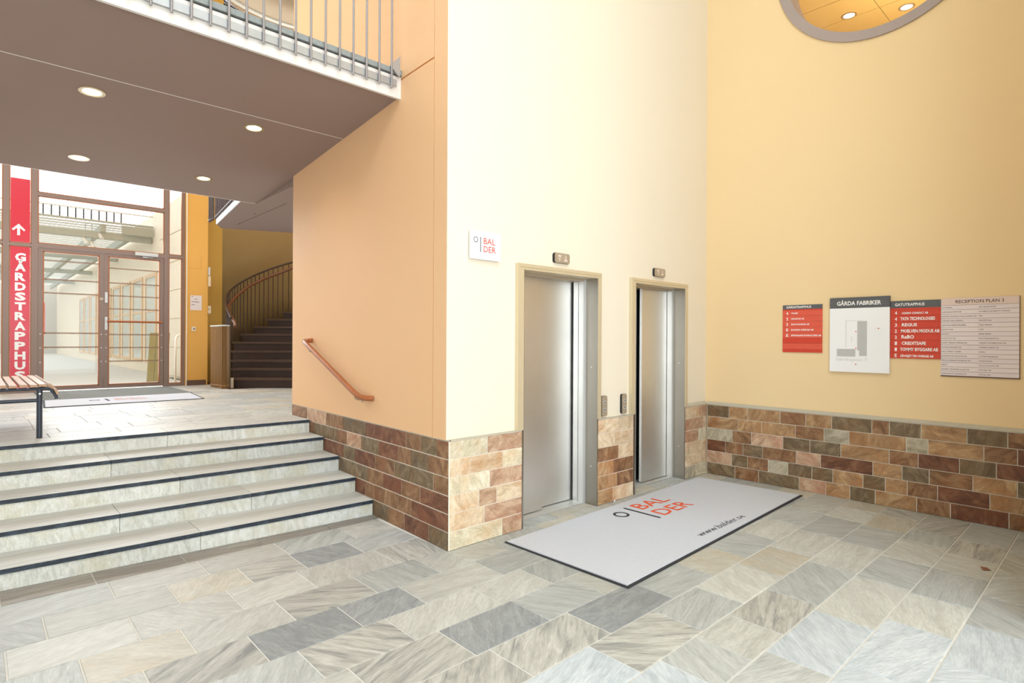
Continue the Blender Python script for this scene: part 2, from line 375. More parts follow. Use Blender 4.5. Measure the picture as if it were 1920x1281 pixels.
# ---- right wall with a round window high up
RX = 3.64; CY, CZ, CR = -1.69, 5.245, 0.93
def wall_with_hole():
    import bmesh
    bm = bmesh.new(); n = 64
    y0, y1 = -3.3, 0.05
    for x in (RX, RX + 0.3):
        outer = [bm.verts.new((x, a, b)) for a, b in ((y0, 0), (y1, 0), (y1, HT), (y0, HT))]
        hole = [bm.verts.new((x, CY + CR * math.cos(2 * math.pi * k / n), CZ + CR * math.sin(2 * math.pi * k / n))) for k in range(n)]
        ed = [bm.edges.new((outer[i], outer[(i + 1) % 4])) for i in range(4)] + [bm.edges.new((hole[i], hole[(i + 1) % n])) for i in range(n)]
        bmesh.ops.triangle_fill(bm, use_beauty=True, use_dissolve=False, edges=ed)
        if x == RX: h0 = hole
        else:
            for i in range(n): bm.faces.new((h0[i], h0[(i + 1) % n], hole[(i + 1) % n], hole[i]))
    bmesh.ops.recalc_face_normals(bm, faces=bm.faces)
    me = bpy.data.meshes.new('wall_right'); bm.to_mesh(me); bm.free(); me.materials.append(yellow)
    o = bpy.data.objects.new('wall_right', me); COL.objects.link(o); return prop(o, kind='structure')
wall_right = wall_with_hole()
MB().box(RX - 0.023, RX + .001, -2.998, 0.0, 0, 0.774).build('grout_bed', grout, wall_right)
MB().frame((RX - 0.029, 0.0, 0.774), (1, 0, 0), (0, 0, 1), (0, -1, 0), [(0, 0), (0.029, 0), (0.029, 0.036), (0.022, 0.036), (0, 0.012)], 0.001, 2.998).build('wainscot_cap', CAPM, wall_right)
RC = [([.26, .47, .81, 1.06, 1.3, 1.64, 1.78, 2.02, 2.34, 2.6], 'goobogbgogbo'), ([.36, .62, .96, 1.23, 1.45, 1.91, 2.07, 2.45, 2.66], 'oooblolobrb'),
      ([.3, .51, .84, 1.1, 1.38, 1.78, 2.0, 2.29, 2.53, 2.9], 'lbpggobrgrb'), ([.22, .42, .63, .97, 1.2, 1.65, 1.88, 2.08, 2.38, 2.66], 'rbgbprogbogo'),
      ([.29, .47, .69, .89, 1.12, 1.31, 1.57, 1.75, 1.92, 2.14, 2.49, 2.9], 'pgblggogobrob'), ([.33, .59, 1.0, 1.25, 1.46, 1.67, 1.99, 2.23, 2.61], 'gbgpogobrbr')]
stones(wall_right, (RX - 0.001, -0.002, 0), (0, -1, 0), (-1, 0, 0), RC, 'X', lambda z: 0.003, lambda z: 2.995, depth=D + .001)

# ---- apricot wall beside the steps (its end stands free on the landing)
wl = MB().prism([(0.0, 0.036), (0.40, 0.036), (0.40, 3.02), (wallx(3.02), 3.02)], 0, HT)
# recessed shadow joints, cut as separate leaves: the wall body sits back, the skins stand 8 mm proud
wall_left = wl.build('wall_left', mat('joint_shadow_orange', (206, 132, 66), 0.8), kind='structure')
def skin(y0, y1, z0, z1):
    o = 0.0085
    MB().prism([(wallx(y0) - o, y0), (wallx(y0) + .004, y0), (wallx(y1) + .004, y1), (wallx(y1) - o, y1)], z0, z1).build('plaster_skin', orange, wall_left)
ZS = 0.779
skin(YB + .0005, 0.204, ZS, HT); skin(0.212, 3.022, ZS, 3.556); skin(0.212, 3.022, 3.570, HT)
MB().prism([(wallx(3.02) - .006, 3.02), (0.40, 3.02), (0.40, 3.026), (wallx(3.02) - .006, 3.026)], ZS, HT).build('plaster_end', orange, wall_left)
u = Vector((0.0946, 2.4923, 0)).normalized(); nrm = Vector((-u.y, u.x, 0))
LC = [([.16, .38, .59, .81, 1.27, 1.73, 2.11, 2.60], 'bgbrrgbpb'), ([.28, .51, .71, 1.02, 1.36, 1.65, 1.87, 2.4], 'bgbrgpbgb'), ([.2, .44, .77, 1.1, 1.48, 1.72, 2.2], 'bggbrgrb'),
      ([.38, .66, .96, 1.24, 1.8], 'rbrbgb'), ([.5, .71, 1.28], 'rbbr'), ([.26, .61, .86, 1.2], 'grbg')]
MB().prism([(-0.003, 0.004), (0.03, 0.004), (wallx(3.02) + .03, 3.029), (wallx(3.02) - .003, 3.029)], 0, 0.774).build('grout_bed', grout, wall_left)
stones(wall_left, Vector((0.0, 0, 0)) - nrm * 0.004, u, nrm, LC, 'X', lambda z: 0.004, lambda z: 3.03 if z > 0.6 else (2.9 if z > .5 else (2.3 if z > .38 else (1.95 if z > .25 else (1.6 if z > .1 else 1.25)))), depth=0.012)
MB().prism([(-.008, 0.0), (0.012, 0.0), (wallx(3.03) + .012, 3.04), (wallx(3.03) - .008, 3.04)], 0.774, 0.781).build('wainscot_cap', CAPM, wall_left)

# ---- walls outside the frame (around the viewpoint), ceiling
box('wall_outer', offw, (-5.3, -5.0, -7.5, 9.0, 0, HT), kind='structure')
MB().box(1.6, 1.9, -7.5, -3.0, 0, HT).box(1.9, 3.64, -3.3, -3.0, 0, HT).build('wall_return', yellow, kind='structure')  # unseen wall added to block daylight and darken the right wall's near end
MB().box(-5.0, 1.6, -7.7, -7.5, 3.9, HT).build('wall_front', offw, kind='structure')  # unseen upper wall added to narrow the opening and cut daylight
box('ceiling', offw, (-5.3, 6.5, -7.5, 3.0, HT, HT + 0.2), kind='structure')
box('ceiling', brownc, (-5.3, 6.5, 3.0, 11, HT, HT + 0.2), kind='structure')

# ================================================================== FLOOR (quartzite slabs in rows)
fl = MB().box(-5.0, 3.66, -7.5, 2.9, -0.2, -0.004)
floor = fl.build('floor', groutf, kind='structure')
rows = [(-1.0, -.69), (-.69, -.38), (-.38, -.05), (-.05, .26), (.26, .56), (.56, .86), (.86, 1.17), (1.17, 1.475), (1.475, 1.78), (1.78, 2.08), (2.08, 2.38), (2.38, 2.68), (2.68, 2.98), (2.98, 3.28)]
RJ = [
    ([-2.9, -2.4, -1.86, -1.36, -.85, -.35], 'aacaacaa'),
    ([-2.7, -2.19, -1.6, -1.2, -.86, -.45], 'acawsdca'),
    ([-2.9, -2.35, -1.85, -1.36, -.94, -.38], 'acaaaasc'),
    ([-2.6, -2.1, -1.68, -1.2, -.71, -.26, .33, .85, 1.3, 1.8, 2.3, 2.8, 3.3], 'acwascacwacacw'),
    ([-2.4, -1.9, -1.45, -.97, -.575, .015, .55, 1.1, 1.6, 2.1, 2.6, 3.1], 'casddacawacac'),
    ([-2.8, -2.3, -1.8, -1.32, -.845, -.26, .155, .7, 1.2, 1.7, 2.2, 2.7, 3.2], 'acacsaacwacaca'),
    ([-2.6, -2.1, -1.65, -1.21, -.71, -.2, .27, .8, 1.3, 1.8, 2.4, 2.9, 3.33], 'cacasdcaawcacw'),
    ([-2.4, -1.9, -1.5, -1.05, -.63, -.07, .515, 1.0, 1.45, 1.95, 2.45, 2.95], 'acabssdcwcacac'),
    ([-2.7, -2.2, -1.7, -1.2, -.75, -.25, .3, .76, 1.3, 1.8, 2.35, 2.9, 3.3], 'acacabscawacaw'),
    ([-2.0, -1.5, -1.0, -.6, -.1, .22, .57, 1.05, 1.7, 2.3, 2.85, 3.3], 'cabcbcascacws'),
    ([-1.7, -1.2, -.7, -.15, .35, .97, 1.68, 2.2, 2.7, 3.04], 'bcabcbacacs'),
    ([-1.2, -.6, -.05, .52, 1.15, 1.64, 2.2, 2.6, 3.0], 'cbabbacasc'),
    ([-1.0, -.45, .1, .88, 1.4, 1.9, 2.43, 2.9], 'bcbbbccsc'),
    ([-.9, -.3, .3, .9, 1.5, 2.1, 2.6, 3.1], 'cbbabccac')]
def nose(i, X):
    yr = (1.11, 1.44, 1.79, 2.15, 2.51)[i]; yl = (1.24, 1.585, 1.905, 2.227, 2.62)[i]
    return yl + (yr - yl) * (X + 2.33) / 2.38
def slab(parent, x0, x1, y0, y1, z, m, name='paving_slab', t=0.02):
    g = 0.0042
    return MB().chbox((x0 + g, y0 + g, z - t), (1, 0, 0), (0, 1, 0), (0, 0, 1), x1 - x0 - 2 * g, y1 - y0 - 2 * g, t + random.uniform(-.0007, .0007), 0.0018).build(name, m, parent)
for (v0, v1), (js, codes) in zip(rows, RJ):
    y0, y1 = -v1, -v0
    lo = -3.4
    hi = -0.004 if y1 > 0.1 else 3.612
    xs = [lo] + [j for j in js if lo < j < hi - .05] + [hi]
    if y0 < 0 < y1:                      # the row that runs into the corner of the wall
        for k in range(len(xs) - 1):
            a, b = xs[k], xs[k + 1]
            if b <= 0: slab(floor, a, b, y0, y1, 0, FL[codes[k % len(codes)]])
            elif a < 0: slab(floor, a, -.004, y0, y1, 0, FL[codes[k % len(codes)]]); slab(floor, -.004, b, y0, 0.0, 0, FL[codes[k % len(codes)]])
            else: slab(floor, a, b, y0, 0.0, 0, FL[codes[k % len(codes)]])
        continue
    for k in range(len(xs) - 1): slab(floor, xs[k], xs[k + 1], y0, y1, 0, FL[codes[k % len(codes)]])
# darker border stones along the foot of the steps
bj = [-3.4, -2.85, -2.35, -1.91, -1.415, -.92, -.4, 0.036]
for a, b in zip(bj, bj[1:]):
    g = .0035
    MB().prism([(a + g, 1.0 + g), (b - g, 1.0 + g), (b - g, nose(0, b) + .004), (a + g, nose(0, a) + .004)], -.02, 0.0005).build('border_stone', FL['k'], floor)
# threshold stones in front of the lifts
for a, b, c in ((.722, 1.15, 'c'), (1.15, 1.648, 'w'), (2.212, 2.62, 'w'), (2.62, 3.148, 'c')): slab(floor, a, b, 0.0, .14, 0.002, FL[c], 'threshold_stone')

# ================================================================== STEPS
TZ = [.13, .262, .397, .53, .66]
steps = thing('stone_steps', (-1.5, 1.11, 0), 'five wide pale stone steps with blue-black nosings rising to the landing', 'steps')
SJ = [[-1.285], [-1.708, -.834], [-1.26], [-1.665, -.729], [-1.194]]
for i in range(5):
    z = TZ[i]; zb = TZ[i - 1] if i else 0
    xs = [-3.6] + SJ[i] + [None]
    for k in range(len(xs) - 1):
        a = xs[k]
        def rx(y): return wallx(y) - 0.013
        b = xs[k + 1] if xs[k + 1] is not None else rx(nose(i, 0))
        g = .0015
        ya, yb_ = nose(i, a), nose(i, b)
        # riser slab
        MB().prism([(a + g, ya + .010), (b - g, yb_ + .010), (b - g, yb_ + .035), (a + g, ya + .035)], zb, z - .031).build('riser', riserm, steps)
        MB().prism([(a + g, ya), (b - g, yb_), (b - g, yb_ + .014), (a + g, ya + .014)], z - .030, z - .0015).build('nosing', nosing, steps)
        if i < 4:
            yc, yd = nose(i + 1, a) + .03, nose(i + 1, b) + .03
            b2 = b if xs[k + 1] is not None else rx(yd)
            MB().prism([(a + g, ya + .002), (b - g, yb_ + .002), (b2 - g, yd), (a + g, yc)], z - .028, z).build('tread', tread, steps)
    x0, x1 = -3.6, rx(nose(i, 0))
# rough core under the treads
cb = MB()
for i in range(5):
    yb2 = 2.9
    cb.prism([(-3.6, nose(i, -3.6) + .036), (wallx(1.2) - .01, nose(i, 0) + .036), (wallx(1.2) - .01, yb2), (-3.6, yb2)], TZ[i - 1] if i else 0, TZ[i] - .03)
cb.build('step_core', groutf, steps)

# ================================================================== LANDING
LZ = 0.66
lm = MB().prism([(-5, nose(4, -5) + .03), (-3.6, nose(4, -3.6) + .036), (wallx(2.5) - .01, nose(4, 0.08) + .036), (wallx(3) - .01, 3.04), (4.2, 3.04), (4.2, 10.5), (.61, 10.5), (.61, 8.15), (-5, 8.15)], 0.45, LZ - .005)
landing = lm.build('floor', groutf, kind='structure')
lc = 'acacaawacaac'
Y = 2.85
MB()
# first row follows the skewed edge
ex = [-3.6, -2.4, -1.194, -.5, wallx(2.5) - .006]
for k in range(4):
    a, b = ex[k], ex[k + 1]; g = .002
    MB().prism([(a + g, nose(4, a) + .004), (b - g, nose(4, b) + .004), (b - g, Y - g), (a + g, Y - g)], LZ - .02, LZ).build('paving_slab', tread, landing)
r = 0
while Y < 8.05:
    y1 = min(Y + .30, 8.06); off = random.uniform(0, .5)
    x = -3.6
    lim = wallx(3) - .012 if Y < 2.99 else (2.4 if Y > 3.0 else 0.1)
    while x < lim - .01:
        x2 = min(x + random.choice((.42, .5, .55, .62)) + (off if x < -3.5 else 0), lim)
        if lim - x2 < .15: x2 = lim
        if not (Y > 6.45 and x > .5):
            slab(landing, x, x2, Y if Y > 2.9 or x < 0 else Y, y1, LZ, FL[random.choice('aaacaacw')])
        x = x2
    Y += .30
box('floor', dkstair2, (.5, 4.2, 6.45, 10.5, LZ - .02, LZ - .001), kind='structure')

# ================================================================== LIFT DOORS
def lift(name, x0, x1, label, flip):
    d = shell(name, ((x0 + x1) / 2, 0, 0), label)
    jl, jr = x0 + .06, x1 - .045
    # architrave: left and right flanges stand on the wainscot, head above
    MB().box(x0, x0 + .018, -.010, .034, .783, 2.100).box(x0 + .018, jl + .004, -.006, .033, .783, 2.073).build('architrave', stl2, d)
    MB().box(jr + .001, x1 - .0005, -.008, .033, .783, 2.073).build('architrave', stl2, d)
    MB().box(x0 + .018, x1, -.0095, .034, 2.074, 2.0995).build('architrave_head', stl2, d)
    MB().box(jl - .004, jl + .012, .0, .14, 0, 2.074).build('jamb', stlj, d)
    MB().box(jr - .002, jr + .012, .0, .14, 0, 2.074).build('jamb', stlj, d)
    MB().box(jr - .028, jr - .002, .136, .146, 0, 2.05).build('jamb_edge', alu, d)
    MB().box(jl, jr, -.004, .14, 2.052, 2.074).build('head_lining', stl2, d)
    MB().box(jl, jr, .140, .152, 2.030, 2.056).box(jl, jr, .158, .182, 2.032, 2.056).box(jl, jr, .19, .30, 2.034, 2.056).build('door_track', stlp, d)
    MB().box(jl, jr - .026, .14, .33, -.004, .006).box(jl, jr, .17, .175, .006, .008).build('sill', alu, d)
    MB().box(jr - .030, jr - .012, .146, .20, .006, 2.032).box(jr - .030, jr - .016, .206, .262, .006, 2.032).box(jr - .014, jr + .01, .14, .34, .006, 2.05).build('door_return', stl, d)
    MB().box(jl, jr, .335, .345, 0, 2.06).build('shaft_shadow', darkm, d)
    if not flip:
        box('door_leaf', stl, (jl + .012, x0 + .525, .232, .256, .014, 2.034), d)
        box('door_leaf', stl, (x0 + .45, jr - .036, .285, .305, .014, 2.034), d)
    else:
        box('door_leaf', stl, (x0 + .475, jr - .032, .205, .235, .014, 2.034), d)
        box('door_leaf', stl, (jl + .012, x0 + .46, .262, .290, .014, 2.034), d)
    for zz in (.35, 1.25): MB().disc((jr - .002, .07, zz), (0, 1, 0), (0, 0, 1), (-1, 0, 0), .008, .002, 12).build('screw', alu, d)
    return d
lift('door_1', .656, 1.697, 'brushed stainless lift door nearest the corner, beside the logo sign', False)
lift('door_2', 2.164, 3.183, 'brushed stainless lift door nearest the notice boards wall', True)

def plate(name, x0, x1, z0, z1, y, mt, loc, label, cat, group=None):
    t = thing(name, ((x0 + x1) / 2, YB, z0), label, cat, group)
    c = .012; poly = [(c, 0), (x1 - x0 - c, 0), (x1 - x0, .012), (x1 - x0, z1 - z0 - .012), (x1 - x0 - c, z1 - z0), (c, z1 - z0), (0, z1 - z0 - .012), (0, .012)]
    MB().frame((x0, YB, z0), (1, 0, 0), (0, 0, 1), (0, -1, 0), poly, 0, YB - y - .004).build('back_box', darkm, t)
    MB().frame((x0 + .004, YB, z0), (1, 0, 0), (0, 0, 1), (0, -1, 0), [(a * ((x1 - x0 - .008) / (x1 - x0)), b) for a, b in poly], YB - y - .004, YB - y).build('face_plate', mt, t)
    return t
for (x0, x1, lab) in ((1.083, 1.276, 'bronze direction indicator above the nearer lift door'), (2.561, 2.76, 'bronze direction indicator above the farther lift door')):
    t = plate('lift_indicator', x0, x1, 2.145, 2.228, .004, stlp, None, lab, 'indicator', 'lift direction indicators')
    xc, zc = (x0 + x1) / 2, 2.187
    for sx, dr in ((-.035, -1), (.042, 1)):
        p = [(-.02, -.024 * dr), (.02, -.024 * dr), (0, .03 * dr)]
        if dr > 0: p = p
        else: p = [p[1], p[0], p[2]]
        MB().frame((xc + sx, .004, zc), (1, 0, 0), (0, 0, 1), (0, -1, 0), p, 0, .0015).build('arrow_outline', mat('pale_arrow', (232, 216, 206), .4) if 'pale_arrow' not in bpy.data.materials else bpy.data.materials['pale_arrow'], t)
        q = [(a * .45, b * .45) for a, b in p]
        MB().frame((xc + sx, .004, zc), (1, 0, 0), (0, 0, 1), (0, -1, 0), q, .0015, .0025).build('arrow_lens', stlp, t)
for (x0, x1, lab) in ((1.722, 1.808, 'steel lift call plate beside the nearer lift door'), (2.028, 2.108, 'steel lift call plate beside the farther lift door')):
    t = plate('call_button_plate', x0, x1, .800, .985, .006, stlp, None, lab, 'button plate', 'lift call buttons')
    for zz in (.86, .925):
        b = MB().disc(((x0 + x1) / 2, .006, zz), (1, 0, 0), (0, 0, 1), (0, -1, 0), .018, .004, 20).build('button', alu, t)
        MB().disc(((x0 + x1) / 2, .002, zz), (1, 0, 0), (0, 0, 1), (0, -1, 0), .007, .001, 12).build('button_dot', darkm, b)

# ================================================================== LOGO SIGN
t = thing('company_sign', (.32, YB, 2.09), 'square white sign with grey ring and bar and red lettering on the cream wall', 'sign')
MB().box(.178, .470, -.002, .012, 2.090, 2.300).build('panel', white, t)
for a in (.21, .43): MB().disc((a, .012, 2.19), (1, 0, 0), (0, 0, 1), (0, 1, 0), .01, .018, 12).build('standoff', alu, t)
MB().disc((.228, -.002, 2.231), (1, 0, 0), (0, 0, 1), (0, -1, 0), .0215, .0012, 28, r0=.0155).build('logo_ring', sgrey, t)
MB().box(.2695, .2765, -.0035, -.002, 2.142, 2.255).build('logo_bar', sgrey, t)
text('BAL', t, logored, (.302, -.002, 2.206), (1, 0, 0), (0, 0, 1), .115, .045, .008)
text('DER', t, logored, (.302, -.002, 2.146), (1, 0, 0), (0, 0, 1), .120, .045, .008)

# ================================================================== NOTICE BOARDS
Rr, Uu = (0, -1, 0), (0, 0, 1)
XF = RX - .012
def bd(parent, mt, y0, y1, z0, z1, name, x=XF, th=.012):
    return MB().box(x, x + th, -y1, -y0, z0, z1).build(name, mt, parent)
def bt(s, parent, mt, y, z, w, h, bold=.02, x=XF, name='lettering'): return text(s, parent, mt, (x, -y, z), Rr, Uu, w, h, bold, name)
# small directory, courtyard stair
t = thing('directory_board', (RX, -1.016, 1.383), 'small red directory board with a grey GÅRDSTRAPPHUS header', 'sign', None)
bd(t, sgrey, .828, 1.205, 1.818, 1.861, 'header')
bt('GÅRDSTRAPPHUS', t, whitep, .864, 1.829, .240, .021)
bd(t, sred, .828, 1.205, 1.808, 1.8175, 'strip')
zz = 1.807; lines = [('4', 'YOUKI', .065), ('2', 'GOLUX RC AB', .125), ('2', 'SUN HOLDING AB', .175), ('E', 'BARDEX SVERIGE AB', .215), ('E', 'SPRINGLINE KONSULTERS AB', .285), None, None]
for i, l in enumerate(lines):
    s = bd(t, sred2 if i != 5 else sred, .828, 1.205, zz - .0545, zz, 'strip')
    if l:
        bt(l[0], s, whitep, .864, zz - .043, .018, .026, .03, name='floor_number'); bt(l[1], s, whitep, .912, zz - .037, l[2], .014, .03, name='tenant_name')
    zz -= .056
bd(t, sred, .828, 1.205, 1.383, zz, 'strip')
# site plan board
t = thing('site_plan_board', (RX, -1.53, 1.206), 'tall white site plan board with a grey GÅRDA FABRIKER header', 'sign', None)
x = RX - .0305
bd(t, sgrey, 1.281, 1.781, 1.812, 1.912, 'header', x, .030); bd(t, white, 1.281, 1.781, 1.206, 1.8105, 'panel', x, .030)
bt('GÅRDA FABRIKER', t, whitep, 1.344, 1.838, .370, .036, .025, x)
def flat(mt, y0, y1, z0, z1, name): MB().box(x - .0012, x, -y1, -y0, z0, z1).build(name, mt, t)
flat(lgrey, 1.520, 1.600, 1.360, 1.686, 'building_plan'); flat(lgrey, 1.345, 1.504, 1.352, 1.424, 'building_plan')
MB().box(x - .0024, x - .0012, -1.536, -1.519, 1.36, 1.41).build('plan_notch', white, t)
for q in ((1.42, 1.56, 1.690, 1.694), (1.42, 1.425, 1.44, 1.69), (1.47, 1.474, 1.49, 1.545)): flat(lgrey2, *q, 'outline')
bt('Fabriksgatan 7', t, lgrey2, 1.340, 1.312, .262, .026, .01, x)
for (y, z) in ((1.508, 1.590), (1.508, 1.432), (1.508, 1.282)):
    MB().frame((x, -y, z), Rr, Uu, (-1, 0, 0), [(-.006, -.006), (.006, -.006), (0, .010)], 0, .0015).build('arrow_mark', sred, t)
MB().frame((x, -1.695, 1.616), Rr, Uu, (-1, 0, 0), [(-.006, -.006), (.010, 0), (-.006, .006)], 0, .0015).build('arrow_mark', sred, t)
flat(lgrey2, 1.665, 1.688, 1.6145, 1.6175, 'arrow_tail')
# large red directory, street stair
t = thing('directory_board', (RX, -1.968, 1.345), 'large red directory board with a grey GATUTRAPPHUS header', 'sign', None)
bd(t, sgrey, 1.783, 2.156, 1.798, 1.862, 'header'); bt('GATUTRAPPHUS', t, whitep, 1.818, 1.816, .222, .024)
bd(t, sred, 1.783, 2.156, 1.784, 1.797, 'strip')
zz = 1.783; lines = [('4', 'COSMO CONSULT AB', .045, .195, .016), ('4', 'TATA TECHNOLOGIES', .035, .255, .026), ('3', 'REGUS', .045, .115, .026), ('2', 'MOELVEN MODUS AB', .040, .282, .026), ('2', 'ReBO', .043, .095, .029), ('1', 'CREDITSAFE', .045, .180, .026), ('1', 'TOMMY BYGGARE AB', .033, .280, .026), ('E', 'SÄNGJÄTTEN SVERIGE AB', .035, .245, .018)]
for i, l in enumerate(lines):
    s = bd(t, sred, 1.783, 2.156, zz - .0532, zz, 'strip')
    bt(l[0], s, whitep, 1.818, zz - .043, .016, .028, .03, name='floor_number'); bt(l[1], s, whitep, 1.826 + l[2], zz - .040, l[3], l[4], .03, name='tenant_name')
    zz -= .0547
# reception board
t = thing('directory_board', (RX, -2.413, 1.206), 'pale pink reception board of ruled name strips at the right end', 'sign', None)
bd(t, pink2, 2.158, 2.668, 1.808, 1.868, 'header'); bt('RECEPTION PLAN 3', t, ink2, 2.258, 1.824, .315, .026, .004)
zz = 1.806; n = 16; h = (1.806 - 1.208) / n
LN = ['ALTIMEDIA', 'ARKITEKTSTUDIO AB', 'BUSINESS TECHNOLOGIES NORDEN AB', 'CONCEPT AND COMPANY', 'DEN NYA ARBETSGIVAREN', 'ELOP IT AB', 'GALAXY', 'INVITATIO AB', 'KRAFT TRADE SVERIGE AB', 'KONSULTBOLAGET AB', 'KRUL SPEEDY PAPER', 'LEVERANTÖRSTJÄNSTER AB', 'MEDIA COMPANY GÖTEBORG AB', 'MIRUS', 'NORDIC BUSINESS SALES AB', 'NORDKONSULT TECHNOLOGY']
RN = ['L&T TECHNOLOGY', 'LM HEALTH & BEAUTY AVENUE', 'MSC', 'NEWTECH AB', 'OLJA MARKET', 'OSBY', 'PEAB MEDIA', 'RAYCOMPONENTS AB', 'SVENSK DISTRIBUTION AB', 'TANDEM NORDIC AB', 'SIGNO', 'SYSTEM IMPLEMENT', 'TANDLÄKARNA', 'TEL & STUDION AB', 'UPTORIA AB', 'VISTAL AB']
for i in range(n):
    s = bd(t, pink if i % 3 else mat('pink_strip_%d' % i, (236, 224, 228), .5), 2.158, 2.668, zz - h + .0022, zz, 'name_strip')
    for nm, y in ((LN[i], 2.164), (RN[i], 2.416)):
        bt(nm, s, ink, y, zz - h * .62, min(.0078 * len(nm), .235), .010, .0, name='tenant_name')
    zz -= h
MB().box(XF - .001, XF, -2.4105, -2.409, 1.208, 1.80).build('column_rule', pink2, t)
MB().box(XF + .002, RX, -2.672, -2.668, 1.204, 1.869).box(XF + .002, RX, -2.672, -2.156, 1.201, 1.2075).box(RX - .003, RX - .0005, -2.668, -2.158, 1.204, 1.868).build('edge_frame', basem, t)

# ================================================================== ROUND WINDOW
w = shell('window_1', (RX, CY, CZ), 'round window high on the yellow wall')
MB().disc((RX - .02, CY, CZ), (0, 1, 0), (0, 0, 1), (1, 0, 0), CR + .004, .30, 72, r0=CR - .085).build('ring_frame', mat('grey_mauve_ring_paint', (170, 156, 152), .5), w)
MB().disc((RX + .06, CY, CZ), (0, 1, 0), (0, 0, 1), (1, 0, 0), CR - .084, .008, 64).build('pane', pane, w)
up_c = shell('ceiling', (5.0, -1.7, 6.25), None)
for i in range(9):
    for j in range(7):
        a, b = 3.96 + i * .6, -4.6 + j * .95
        box('ceiling_panel', mustardtile, (a, a + .59, b, b + .94, 6.25, 6.27), up_c)
MB().box(3.95, 9.4, -4.6, 2.1, 6.28, 6.30).build('ceiling_backing', khaki, up_c)
MB().box(9.4, 9.5, -4.6, 2.1, 4.0, 6.3).box(3.94, 9.4, 2.1, 2.2, 4.0, 6.3).box(3.94, 9.4, -4.7, -4.6, 4.0, 6.3).box(3.94, 9.5, -4.7, 2.2, 3.9, 4.0).build('wall_upper_room', mustardtile, kind='structure')
def inv(px, py, z):
    X = (px - 960) / 1085.0; Zr = (636.3 - py) / 1085.0
    X2 = X * math.cos(.005) + (py - 636.3) / 1085 * math.sin(.005)
    Z2 = -((py - 636.3) / 1085 * math.cos(.005) - X * math.sin(.005))
    t = (z - 1.5) / Z2
    return (CAM[0] + t * (X2 * math.cos(AZ) + math.sin(AZ)), CAM[1] + t * (-X2 * math.sin(AZ) + math.cos(AZ)), z)
def downlight(p, nz, r, label, group, name='ceiling_downlight', on=True, power=9, tilt=0.0):
    t = thing(name, p, label, 'ceiling light', group)
    N = Vector((0, -tilt, -1)).normalized(); R = Vector((1, 0, 0)); U = R.cross(N) * -1
    MB().disc(p, R, U, N, r, .006, 32, r0=r * .72).build('ring', lampr, t)
    MB().disc(Vector(p) - N * .004, R, U, N, r * .72, .006, 32).build('lens', lampm, t)
    if power:
        l = bpy.data.lights.new('lamp_light', 'SPOT'); l.energy = power; l.color = (1, .82, .55); l.spot_size = math.radians(140); l.spot_blend = .9; l.shadow_soft_size = r * .7
        o = bpy.data.objects.new('lamp_light', l); COL.objects.link(o); o.parent = t; o.location = (0, 0, -.03)
    return t
for k, (px, py, lab) in enumerate(((1592, 29, 'round ceiling lamp seen through the round window, left of two'), (1700, 13, 'round ceiling lamp seen through the round window, right of two'))):
    downlight(inv(px, py, 6.249), 0, .10, lab, 'ceiling lamps behind the round window', power=14)
l = bpy.data.lights.new('upper_room_light', 'POINT'); l.energy = 150; l.color = (1, .95, .85); l.shadow_soft_size = .4
o = bpy.data.objects.new('upper_room_light', l); COL.objects.link(o); o.location = (6.4, -1.6, 4.9)

# ================================================================== GALLERY SLAB OVER THE STEPS
def sz(y): return 3.43 - .0639 * (y - .70)
gal = MB()
def gpanel(x0, x1, y0, y1, t0=.0): return [(x0, y0), (x1, y0), (x1, y1), (x0, y1)]
P1 = [(-5, .705), (wallx(.7) - .009, .705), (wallx(1.75) - .009, 1.746), (-5, 1.746)]
P2 = [(-5, 1.754), (wallx(1.75) - .009, 1.754), (wallx(3.02) - .009, 3.026), (.14, 3.03), (.14, 4.29), (-5, 4.29)]
for P in (P1, P2): gal.prism(P, [sz(p[1]) for p in P], [sz(p[1]) + .03 for p in P])
Pc = [(-5, .72), (.0, .72), (wallx(3.02) - .012, 3.03), (.14, 3.03), (.14, 4.28), (-5, 4.28)]
gal.prism(Pc, [sz(p[1]) + .028 for p in Pc], 3.585)
gallery = gal.build('ceiling', ceilm, kind='structure', label='taupe underside of the gallery above the steps')
MB().box(-5, wallx(.7) - .008, .690, .715, 3.405, 3.575).build('fascia', greyconc, gallery)
MB().box(-5, wallx(.7) - .008, .672, 1.0, 3.585, 3.625).build('edge_stone', stonecap, gallery)
MB().box(-5, .14, 1.0, 4.30, 3.588, 3.60).build('gallery_floor', groutf, gallery)
MB().box(-5, .14, 4.285, 4.30, 3.20, 3.60).build('rear_fascia', greyconc, gallery)
Pj = [(-5, 1.746), (wallx(1.75) - .009, 1.746), (wallx(1.75) - .009, 1.754), (-5, 1.754)]
MB().prism(Pj, [sz(p[1]) - .001 for p in Pj], [sz(p[1]) + .01 for p in Pj]).build('joint_strip', greyconc, gallery)
